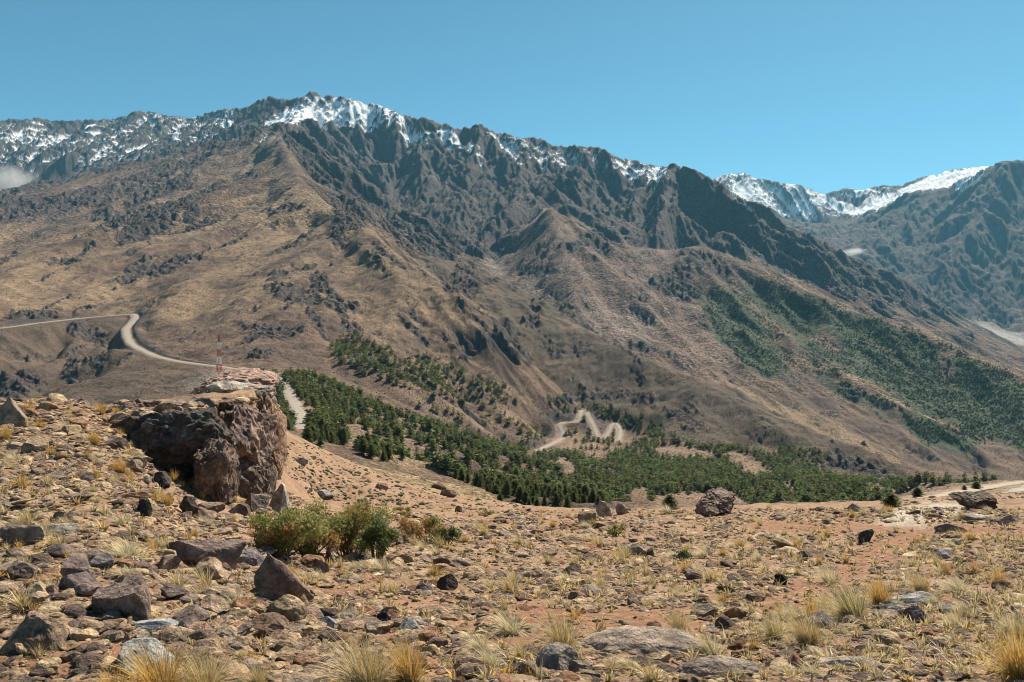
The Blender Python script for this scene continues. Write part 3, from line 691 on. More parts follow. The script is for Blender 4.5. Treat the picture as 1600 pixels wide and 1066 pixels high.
# ------------------------------------------------------------------ looking things up on the finished relief
VVf = V0 - F * Z / Y2
CM = np.minimum.accumulate(VVf, axis=0)
def hit(u, v):
    """first point of the relief seen at photo pixel (u, v)"""
    u = np.atleast_1d(np.asarray(u, float)); v = np.atleast_1d(np.asarray(v, float))
    s = (u - U0) / F
    j = np.clip(np.searchsorted(S, s), 1, NC - 1)
    j = np.where(np.abs(S[j - 1] - s) < np.abs(S[j] - s), j - 1, j)
    out = np.zeros((len(u), 3))
    for n in range(len(u)):
        col = CM[:, j[n]]
        i = int(np.searchsorted(-col, -v[n]))
        i = min(max(i, 1), NR - 1)
        v0, v1 = VVf[i - 1, j[n]], VVf[i, j[n]]
        f = 0 if v0 == v1 else min(max((v0 - v[n]) / (v0 - v1), 0), 1)
        y = Y[i - 1] + f * (Y[i] - Y[i - 1]); z = Z[i - 1, j[n]] + f * (Z[i, j[n]] - Z[i - 1, j[n]])
        out[n] = (s[n] * y, y, z)
    return out
def zat(x, y):
    x = np.asarray(x, float); y = np.asarray(y, float)
    i = np.clip(np.searchsorted(Y, y) - 1, 0, NR - 2); s = x / y
    j = np.clip(np.searchsorted(S, s) - 1, 0, NC - 2)
    fy = np.clip((y - Y[i]) / (Y[i + 1] - Y[i]), 0, 1); fx = np.clip((s - S[j]) / (S[j + 1] - S[j]), 0, 1)
    return (Z[i, j] * (1 - fx) + Z[i, j + 1] * fx) * (1 - fy) + (Z[i + 1, j] * (1 - fx) + Z[i + 1, j + 1] * fx) * fy
def seen(x, y, z, tol=4):
    s = x / y; v = V0 - F * z / y
    j = np.clip(np.searchsorted(S, s), 0, NC - 1); i = np.clip(np.searchsorted(Y, y) - 1, 0, NR - 1)
    return v < CM[i, j] + tol
# ------------------------------------------------------------------ roads
def road(L, width, label, lift=.25, cols=(.25, .215, .18)):
    q = P(*np.array(L, float).T)
    # smooth the line
    pts = [q[0]]
    for k in range(len(q) - 1):
        p0 = q[max(k - 1, 0)]; p1 = q[k]; p2 = q[k + 1]; p3 = q[min(k + 2, len(q) - 1)]
        for f in np.linspace(0, 1, 9)[1:]:
            pts.append(.5 * ((2 * p1) + (-p0 + p2) * f + (2 * p0 - 5 * p1 + 4 * p2 - p3) * f * f + (-p0 + 3 * p1 - 3 * p2 + p3) * f ** 3))
    pts = np.array(pts)
    d = np.gradient(pts[:, :2], axis=0); d /= np.hypot(d[:, 0], d[:, 1])[:, None] + 1e-9
    nrm = np.stack([-d[:, 1], d[:, 0]], -1)
    off5 = np.linspace(-.5, .5, 7)
    V = np.zeros((len(pts), 7, 3))
    wv = width * (1 + .12 * np.sin(np.arange(len(pts)) * .9))
    for a, o in enumerate(off5):
        V[:, a, :2] = pts[:, :2] + nrm * (o * wv)[:, None]
        V[:, a, 2] = np.maximum(pts[:, 2], zat(V[:, a, 0], V[:, a, 1])) + lift
    V[:, 0, 2] -= lift * 1.4; V[:, -1, 2] -= lift * 1.4
    idx = np.arange(len(pts) * 7).reshape(len(pts), 7)
    f = np.stack([idx[:-1, :-1], idx[:-1, 1:], idx[1:, 1:], idx[1:, :-1]], -1).reshape(-1, 4)
    C = np.zeros((len(pts), 7, 3)) + np.array(cols)
    C[:, [0, 6]] *= .85; C[:, 3] *= 1.06
    return tag(link('road', mesh_np('road', V.reshape(-1, 3), f, C.reshape(-1, 3), M_ROAD, True)), label, 'road', kind='structure')
road(ROAD_FAR, 6.8, 'pale mountain road curving round the brown slope at the left')
road(ROAD_SWITCH, 4.6, 'pale switchback road climbing the wooded valley head')
road(ROAD_NEAR, 3.6, 'grey road bending away behind the dark crag at the right edge', .06, (.26, .235, .205))
road(ROAD_SHELF, 3.0, 'pale gravel track along the ridge at the right', .06, (.29, .235, .175))
print('roads', round(time.time() - T0, 1))
# ------------------------------------------------------------------ conifers
def conifer(seed, tiers, per, leaf, shape=0):
    """unit height tree: crown of small needle sprays on drooping limbs; returns (V, F, C)"""
    r = np.random.default_rng(seed)
    Vs, Fs, Cs = [], [], []
    n = 0
    for k in range(tiers):
        h = .14 + .86 * ((k + .3 * r.random()) / tiers) ** .95
        rad = (.27 * (1 - h) ** .72 + .012) if shape == 0 else .30 * math.sqrt(max(0, 1 - ((h - .5) / .52) ** 2)) * (1.15 - .5 * h)
        m = max(3, int(per * (rad / .25) + 2))
        a0 = r.random() * 7
        for q in range(m):
            a = a0 + 2 * math.pi * q / m + r.normal() * .25
            L = rad * r.uniform(.55, 1.12)
            steps = max(1, int(L / leaf * 1.3))
            for e in range(steps):
                f = (e + .6) / steps
                c = np.array([math.cos(a) * L * f, math.sin(a) * L * f, h - .10 * L * f + r.normal() * .012])
                sz = leaf * r.uniform(.7, 1.3) * (1.1 - .35 * f)
                d1 = np.array([math.cos(a + r.normal() * .6), math.sin(a + r.normal() * .6), r.normal() * .35]) * sz
                d2 = np.array([-math.sin(a), math.cos(a), r.normal() * .5]) * sz * .8
                Vs += [c - d1 * .6 - d2 * .4, c + d2 * .55 - d1 * .1, c + d1 * .9, c - d2 * .65 + d1 * .1 + np.array([0, 0, sz * .3])]
                Fs += [(n, n + 1, n + 2), (n, n + 2, n + 3)]
                cc = np.array([.112, .128, .052]) * r.uniform(.65, 1.45)
                cc = cc * np.array([1 + .15 * r.normal(), 1, 1])
                Cs += [cc] * 4
                n += 4
    top = np.array([0, 0, 1.0])
    Vs += [top, np.array([.02, 0, .92]), np.array([-.015, .018, .92])]; Fs += [(n, n + 1, n + 2)]; Cs += [np.array([.045, .06, .03])] * 3
    return np.array(Vs), np.array(Fs), np.clip(np.array(Cs), .005, 1)
def trunk(seed, rr=.022, h=.93, limbs=8):
    r = np.random.default_rng(seed)
    Vs, Fs = [], []
    def tube(p0, p1, r0, r1):
        n = len(Vs)
        d = (p1 - p0); d = d / np.linalg.norm(d)
        a = np.cross(d, [0.3, .9, .1]); a /= np.linalg.norm(a); b = np.cross(d, a)
        for p, q in ((p0, r0), (p1, r1)):
            for k in range(5):
                t = 2 * math.pi * k / 5
                Vs.append(p + (a * math.cos(t) + b * math.sin(t)) * q)
        for k in range(5):
            l = (k + 1) % 5
            Fs.append((n + k, n + l, n + 5 + l)); Fs.append((n + k, n + 5 + l, n + 5 + k))
    pz = [np.array([0, 0, -.04]), np.array([r.normal() * .006, r.normal() * .006, h * .4]), np.array([r.normal() * .008, r.normal() * .008, h])]
    tube(pz[0], pz[1], rr, rr * .65); tube(pz[1], pz[2], rr * .65, rr * .12)
    for k in range(limbs):
        z = .12 + .7 * k / limbs; a = k * 2.4 + r.random()
        L = .2 * (1 - z) + .03
        tube(np.array([0, 0, z]), np.array([math.cos(a) * L, math.sin(a) * L, z + .02]), rr * .28, rr * .08)
    V = np.array(Vs)
    return V, np.array(Fs), np.full(V.shape, .09) * np.array([1.1, .85, .7])
# where the plantations stand
wood = zero()
m_poly(wood, [(404, 588), (436, 590), (448, 612), (466, 655), (470, 672), (440, 694), (425, 680), (410, 610)])
m_poly(wood, [(440, 588), (470, 582), (520, 600), (580, 624), (660, 658), (760, 690), (800, 702), (840, 712), (900, 712), (960, 708), (1000, 690), (1060, 688), (1180, 705), (1260, 722), (1300, 740), (1400, 752), (1500, 757), (1560, 754), (1560, 762), (1440, 768), (1370, 786), (1340, 800), (1200, 800), (1060, 770), (1000, 800), (800, 800), (740, 762), (700, 745), (600, 722), (560, 715), (476, 700), (480, 672), (456, 612)])
gaps = zero()
for e in [(462, 640, 12, 40, -22), (470, 668, 10, 12, 0), (860, 700, 50, 5, -20), (1060, 706, 34, 9, 5), (1100, 712, 30, 6, 15), (1165, 722, 28, 11, 25), (1185, 738, 26, 8, 0), (930, 716, 24, 5, 10), (790, 725, 14, 10, 40), (888, 735, 12, 10, 50), (1090, 785, 70, 12, 0), (1330, 742, 30, 5, 0), (1370, 765, 25, 5, 0), (1230, 765, 18, 5, 0), (1000, 780, 14, 16, 0), (1420, 775, 40, 5, -10), (820, 740, 10, 8, 40), (880, 722, 10, 6, 0), (1300, 762, 12, 4, 0)]:
    m_ell(gaps, *e)
m_line(gaps, [(u, v) for u, v, d in ROAD_FAR if u > 430], 5); m_line(gaps, [(u, v) for u, v, d in ROAD_SWITCH], 3.5)
gaps = blur(gaps, 1)
wood = np.clip(wood - gaps * 1.6, 0, 1)
scat = zero()
for e in [(560, 555, 40, 28, 20, 1), (600, 570, 50, 24, 25, 1), (660, 580, 60, 20, 20, .95), (700, 595, 60, 24, 25, .9), (760, 610, 50, 18, 25, .7), (640, 600, 40, 14, 20, .6), (690, 645, 50, 12, 25, .45), (760, 640, 70, 18, 30, .3), (800, 670, 60, 20, 20, .45), (870, 635, 20, 12, 20, .5), (900, 650, 24, 10, 30, .5), (960, 650, 40, 12, 20, .9), (1000, 665, 50, 14, 20, .9), (840, 690, 40, 14, 0, .4), (930, 690, 40, 14, 0, .35), (1240, 710, 26, 12, 20, .8), (1275, 715, 20, 14, 20, .7), (1300, 695, 4, 4, 0, .9), (930, 640, 25, 8, 10, .7), (895, 680, 12, 14, 0, .5), (1440, 768, 40, 6, -5, .4)]:
    m_ell(scat, *e)
m_line(gaps, [(u, v) for u, v, d in ROAD_SWITCH], 3.0)
scat = np.clip(scat - gaps * 1.5, 0, 1)
def forest_pts():
    out = []
    for (y0, y1, sp) in ((95, 205, 3.6), (205, 460, 5.0), (460, 1000, 5.0)):
        gx_, gy_ = np.meshgrid(np.arange(-.66 * y1, .66 * y1, sp), np.arange(y0, y1, sp))
        jx = gx_ + rng.uniform(-.42, .42, gx_.shape) * sp; jy = gy_ + rng.uniform(-.42, .42, gx_.shape) * sp
        jx, jy = jx.ravel(), jy.ravel()
        ok = np.abs(jx / jy) < .65
        out.append(np.stack([jx[ok], jy[ok]], -1))
    p = np.concatenate(out); z = zat(p[:, 0], p[:, 1])
    u = U0 + F * p[:, 0] / p[:, 1]; v = V0 - F * z / p[:, 1]
    dens = fbm(p[:, 0] / 45, p[:, 1] / 45, 400, 3)
    pw = m_samp(wood, u, v) * np.clip(1.1 + dens * .6, 0, 1)
    ps = m_samp(scat, u, v) * np.clip(.8 + dens * 1.2, 0.06, 1) * (p[:, 1] > 450)
    r = rng.random(len(p))
    rows = np.sin(p[:, 0] * .28 + p[:, 1] * .05) > -.72          # lanes between planted rows
    pw = pw * ((u < 950) | (p[:, 1] > 345))
    keep = (((r < pw) & (rows | (p[:, 1] > 420))) | (r < ps)) & seen(p[:, 0], p[:, 1], z + 5, 0)
    p, z = p[keep], z[keep]
    return p[:, 0], p[:, 1], z
fx, fy, fz = forest_pts()
order = np.argsort(fy); fx, fy, fz = fx[order], fy[order], fz[order]
h = np.where(fy < 330, rng.uniform(6.0, 9.0, len(fx)), rng.uniform(3.6, 7.2, len(fx))) * np.where(fy > 450, 1.0, 1)
h = np.minimum(h, rng.uniform(15, 31, len(fx)) / F * fy)
print('trees', len(fx), round(time.time() - T0, 1))
# extra single trees read off the photo (u, v of the foot, height in photo pixels, kind)
SINGLE = [(1434, 778, 17, 1, 'lone dark tree standing apart on the pink slope left of the gravel track'), (1507, 768, 10, 1, 'low dark bushy tree at the right end of the tree line, apart from it'), (1526, 766, 14, 1, 'broad dark tree at the tree line above the gravel track'), (1393, 792, 24, 1, 'dark tree at the foot of the pink slope behind the bare pale rock'),
          (1047, 796, 25, 1, 'dark conifer left of the overhanging crag, behind the stony crest'), (1105, 779, 9, 1, 'small round tree alone on the tan mound behind the crag'), (582, 575, 0, 0, '')]
trees = []
N_IND = 290
hero = [(conifer(31 + k, 26, 15, .050, 0), trunk(61 + k)) for k in range(4)] + [(conifer(41 + k, 20, 14, .058, 1), trunk(71 + k, .03)) for k in range(2)]
hero_me = [(mesh_np('crown', a[0], a[1], a[2], M_TREE), mesh_np('trunk', b[0], b[1], b[2], M_BARK)) for a, b in hero]
def tree(kind, x, y, z, hh, label, group=None, width=1.0):
    e = link('conifer_tree' if kind < 4 else 'pine_tree', None, None, (x, y, z - .1))
    e.empty_display_size = .5
    wv = width * rng.uniform(1.05, 1.6); e.scale = (hh * wv, hh * wv, hh)
    e.rotation_euler = (0, 0, rng.uniform(0, 6.28))
    link('crown', hero_me[kind][0], e); link('trunk', hero_me[kind][1], e)
    return tag(e, label, 'tree', group)
def tree_label(u, v, near):
    row = 'front-row' if near else 'second-row'
    for lim, w_ in ((445, 'squeezed between the big crag and the road'), (500, 'just right of where the road drops out of sight'), (560, 'above the lone grey boulder on the tan slope'), (630, 'at the upper part of the tan slope edge'),
                    (700, 'along the middle of the tan slope edge'), (760, 'above the dark outcrop low on the tan slope'), (820, 'where the tan slope meets the stony crest'), (880, 'just behind the crest left of the crest boulders'), (950, 'directly behind the crest boulders'),
                    (1040, 'left of the gap beside the tan mound'), (1200, 'around the tan mound behind the overhanging crag'), (1300, 'behind the crest right of the overhanging crag')):
        if u < lim: return row + ' conifer of the plantation ' + w_
    return row + ' tree of the wooded shelf toward the road at the right'
for k in range(N_IND):
    u = U0 + F * fx[k] / fy[k]; v = V0 - F * fz[k] / fy[k]
    near_ = seen(np.array([fx[k]]), np.array([fy[k]]), np.array([fz[k]]), 1.5)[0] and not np.any((np.abs(fx[:k] / fy[:k] - fx[k] / fy[k]) < 3.5 / fy[k]) & (fy[:k] < fy[k] - 2))
    lab = tree_label(u, v, near_)
    tree(int(rng.choice([0, 1, 2, 3, 4, 5, 4])) if u < 1050 else int(rng.integers(3, 6)), fx[k], fy[k], fz[k], h[k], lab, lab.replace(' conifer ', ' conifers ').replace(' tree ', ' trees '))
for (u, v, hp, kd, lab) in SINGLE:
    if not hp: continue
    p = hit(u, v)[0]
    tree(5 if kd else 2, p[0], p[1], p[2], hp / F * p[1] * 1.05, lab, None, 1.5 if kd else 1)
lodA = [conifer(81 + k, 11, 7, .10, 0) for k in range(3)] + [conifer(91 + k, 9, 7, .12, 1) for k in range(3)]
lodB = [conifer(101 + k, 7, 5, .15, k % 2) for k in range(4)]
VV_, FF_, CC_, off_ = [], [], [], 0
fx2, fy2, fz2, h2 = fx[N_IND:], fy[N_IND:], fz[N_IND:], h[N_IND:]
for lods, m in ((lodA, fy2 < 560), (lodB, fy2 >= 560)):
    ids = np.where(m)[0]; pick = rng.integers(0, len(lods), len(ids))
    for q, (tv, tf, tc) in enumerate(lods):
        i = ids[pick == q]
        if not len(i): continue
        wd = rng.uniform(1.2, 1.9, len(i)) * h2[i]
        tn = (rng.uniform(.7, 1.35, (len(i), 1)) * np.array([1.0, 1.0, .9])) * (1 + rng.normal(0, .08, (len(i), 3)))
        v, f, cc = instances(tv, tf, tc, np.stack([fx2[i], fy2[i], fz2[i] - .3], -1), rotz(rng.uniform(0, 6.28, len(i))), np.stack([wd, wd, h2[i]], -1), tn)
        VV_.append(v); FF_.append(f + off_); CC_.append(cc); off_ += len(v)
tag(link('forest', mesh_np('forest', np.concatenate(VV_), np.concatenate(FF_), np.concatenate(CC_), M_TREE)), 'dark green pine plantation filling the valley and climbing the brown slope', 'forest', kind='stuff')
# sparse scrub and saplings on the far green slope
n = 32000
su = rng.uniform(1060, 1600, n); sv = rng.uniform(430, 710, n)
ok = rng.random(n) < sstep(.35, .95, m_samp(green, su + 25 * fbm(su / 30, sv / 30, 660, 3), sv + 20 * fbm(su / 30, sv / 30, 670, 3)) * (1 + .9 * fbm(su / 40, sv / 25, 650, 3)))
pp = hit(su[ok], sv[ok]); pp = pp[(pp[:, 1] > 1150) & (pp[:, 1] < 2400)]
tv, tf, tc = conifer(120, 3, 3, .30, 1)
hh = rng.uniform(1.6, 4.0, len(pp))
v, f, cc = instances(tv, tf, tc, pp - [0, 0, .4], rotz(rng.uniform(0, 6.28, len(pp))), np.stack([hh * 1.5, hh * 1.5, hh], -1), rng.uniform(.6, 1.25, (len(pp), 1)) * np.ones(3))
tag(link('scrub', mesh_np('scrub', v, f, cc, M_TREE)), 'dark green scrub and saplings covering the far slope at the right', 'scrub', kind='stuff')
print('forest', round(time.time() - T0, 1))
n = 150000
eu = rng.uniform(0, 1600, n); ev = rng.uniform(300, 780, n)
dn = np.clip(.35 + 1.6 * fbm(eu / 40, ev / 20, 700, 4) + .5 * m_samp(rock, eu, ev), .04, 1) * (1 - .9 * np.clip(m_samp(wood, eu, ev), 0, 1))
ok = rng.random(n) < dn
ep = hit(eu[ok], ev[ok]); ep = ep[(ep[:, 1] > 260) & (ep[:, 1] < 2700)]
ii = np.clip(np.searchsorted(Y, ep[:, 1]), 0, NR - 1); jj = np.clip(np.searchsorted(S, ep[:, 0] / ep[:, 1]), 0, NC - 1)
ep = ep[(k_road[ii, jj] > 7) & (k_snow[ii, jj] < .2) & (k_river[ii, jj] < .2)]
tv = np.array([(1, 0, 0), (0, 1, 0), (-1, 0, 0), (0, -1, 0), (0, 0, 1), (0, 0, -.5)], float); tf = np.array([(0, 1, 4), (1, 2, 4), (2, 3, 4), (3, 0, 4), (1, 0, 5), (2, 1, 5), (3, 2, 5), (0, 3, 5)])
hh = np.clip(rng.lognormal(-.35, .4, len(ep)), .35, 2.0) * np.interp(ep[:, 1], [300, 800, 2600], [.5, .9, 2.4])
cl = np.where(rng.random(len(ep))[:, None] < .6, np.array([(.060, .062, .036)]), np.array([(.11, .092, .08)]))
v, f, cc = instances(tv, tf, np.ones((6, 3)), ep, rotz(rng.uniform(0, 6.28, len(ep))), np.stack([hh * .62, hh * .55, hh * .55], -1), cl * rng.uniform(.6, 1.4, (len(ep), 1)))
tag(link('shrubs', mesh_np('shrubs', v, f, cc, M_TREE)), 'low dark cushion shrubs and stones dotting the dry brown hillsides', 'shrubs', kind='stuff')
print('shrubs', len(ep), round(time.time() - T0, 1))
# ------------------------------------------------------------------ rocks
def ico(sub):
    t = (1 + 5 ** .5) / 2
    V = [(-1, t, 0), (1, t, 0), (-1, -t, 0), (1, -t, 0), (0, -1, t), (0, 1, t), (0, -1, -t), (0, 1, -t), (t, 0, -1), (t, 0, 1), (-t, 0, -1), (-t, 0, 1)]
    V = [np.array(v, float) / np.linalg.norm(v) for v in V]
    Fs = [(0, 11, 5), (0, 5, 1), (0, 1, 7), (0, 7, 10), (0, 10, 11), (1, 5, 9), (5, 11, 4), (11, 10, 2), (10, 7, 6), (7, 1, 8), (3, 9, 4), (3, 4, 2), (3, 2, 6), (3, 6, 8), (3, 8, 9), (4, 9, 5), (2, 4, 11), (6, 2, 10), (8, 6, 7), (9, 8, 1)]
    for _ in range(sub):
        cache = {}; nf = []
        def mid(a, b):
            k = (min(a, b), max(a, b))
            if k not in cache:
                m = V[a] + V[b]; V.append(m / np.linalg.norm(m)); cache[k] = len(V) - 1
            return cache[k]
        for a, b, c_ in Fs:
            x, y, z = mid(a, b), mid(b, c_), mid(c_, a)
            nf += [(a, x, z), (b, y, x), (c_, z, y), (x, y, z)]
        Fs = nf
    return np.array(V), np.array(Fs)
ICO = {k: ico(k) for k in range(6)}
def p3(V, f, s):
    """cheap 3-D noise from three planes"""
    return (_perlin(V[:, 0] * f + 5.2, V[:, 1] * f + V[:, 2] * f * .6, s) + _perlin(V[:, 1] * f - 3.7, V[:, 2] * f + V[:, 0] * f * .7, s + 1) + _perlin(V[:, 2] * f + 8.1, V[:, 0] * f - V[:, 1] * f * .5, s + 2)) / 2
def rock_shape(seed, sub, cuts=9, keep=.62, box=.0, rough=.06, strata=0.0):
    r = np.random.default_rng(seed)
    V, Fs = ICO[sub]
    V = V.copy()
    if box: V = np.sign(V) * np.abs(V) ** (1 - box); V /= np.abs(V).max()
    for k in range(cuts):
        nr = r.normal(size=3); nr /= np.linalg.norm(nr)
        d = r.uniform(keep, keep + .3)
        e = V @ nr - d
        V -= np.maximum(e, 0)[:, None] * nr
    if rough:
        nrm = V / (np.linalg.norm(V, axis=1)[:, None] + 1e-6)
        a = p3(V, 1.7, seed % 97) * rough * 1.6 + (p3(V, 4.5, seed % 89 + 5) * rough if sub > 2 else 0) + (p3(V, 11, seed % 79 + 9) * rough * .5 if sub > 3 else 0)
        if strata: a = a + strata * np.abs(((V[:, 2] * 5 + p3(V, 2, 7) * 1.5) % 1) - .5)
        V = V + nrm * a[:, None]
    return V, Fs
PAL = np.array([(.29, .205, .145), (.38, .27, .175), (.21, .15, .125), (.12, .09, .08), (.42, .32, .21), (.27, .155, .10), (.25, .20, .165), (.34, .25, .175)]) * np.array([.95, .92, .86])
lib = {sub: [rock_shape(500 + 31 * k + sub, sub, 7 + k % 4, .45 + .1 * (k % 3), 0, .05) for k in range(10)] for sub in (0, 1, 2, 3)}
def rock_cols(V, base, seed):
    n = p3(V, 2.5, seed % 50) ; m = p3(V, 7, seed % 50 + 3)
    return np.clip(np.array(base)[None] * (1 + .35 * n + .2 * m)[:, None] * (1 + .05 * n[:, None] * np.array([1, 0, -1])), .01, .9)
# boulders and stones that stand out, read off the photo: u, v of the foot, width, height (photo px), colour, options, label
def boulder(u, v, wpx, hpx, col, label, seed, sub=4, depth=.9, sink=.34, tilt=0, yaw=None, box=0, keep=.6, d=None, name='boulder', cuts=16, rough=.035, mat=None, strata=0, lean=0, taper=0):
    p = hit(u, v)[0] if d is None else P(u, v, d)
    y = p[1]
    W_ = wpx / F * y; H_ = hpx / F * y
    V, Fs = rock_shape(seed, sub, cuts, keep - .08, box, rough, strata)
    V = V - (V.max(0) + V.min(0)) / 2
    V[:, :2] *= 1.0 - .16 * V[:, 2:3]
    V = V / (V.max(0) - V.min(0))
    if taper: V[:, :2] *= np.clip(.62 - V[:, 2:3] * 1.1 * abs(taper), .12, 1.2); V[:, 0] -= taper * .22 * (V[:, 2] + .5); V = (V - (V.max(0) + V.min(0)) / 2) / (V.max(0) - V.min(0))
    V = V @ rotx(np.array(float(lean))).T if lean else V
    Dp = W_ * depth
    full = H_ / (1 - sink)
    V = V * [W_, Dp, full]
    if tilt:
        a = R(tilt); V = V @ np.array([[math.cos(a), 0, math.sin(a)], [0, 1, 0], [-math.sin(a), 0, math.cos(a)]]).T
    cc = rock_cols(V / W_ * 2, col, seed)
    o = link(name, mesh_np(name, V, Fs, cc, mat or M_ROCK, False), None, (p[0], p[1] + Dp * .25, p[2] + full * (.5 - sink)))
    return tag(o, label, 'rock')
DK = (.075, .058, .052); PU = (.21, .152, .135); TN = (.36, .26, .165); GR = (.24, .215, .20); BR = (.19, .125, .09); PALE = (.42, .37, .31); OR = (.36, .21, .11)
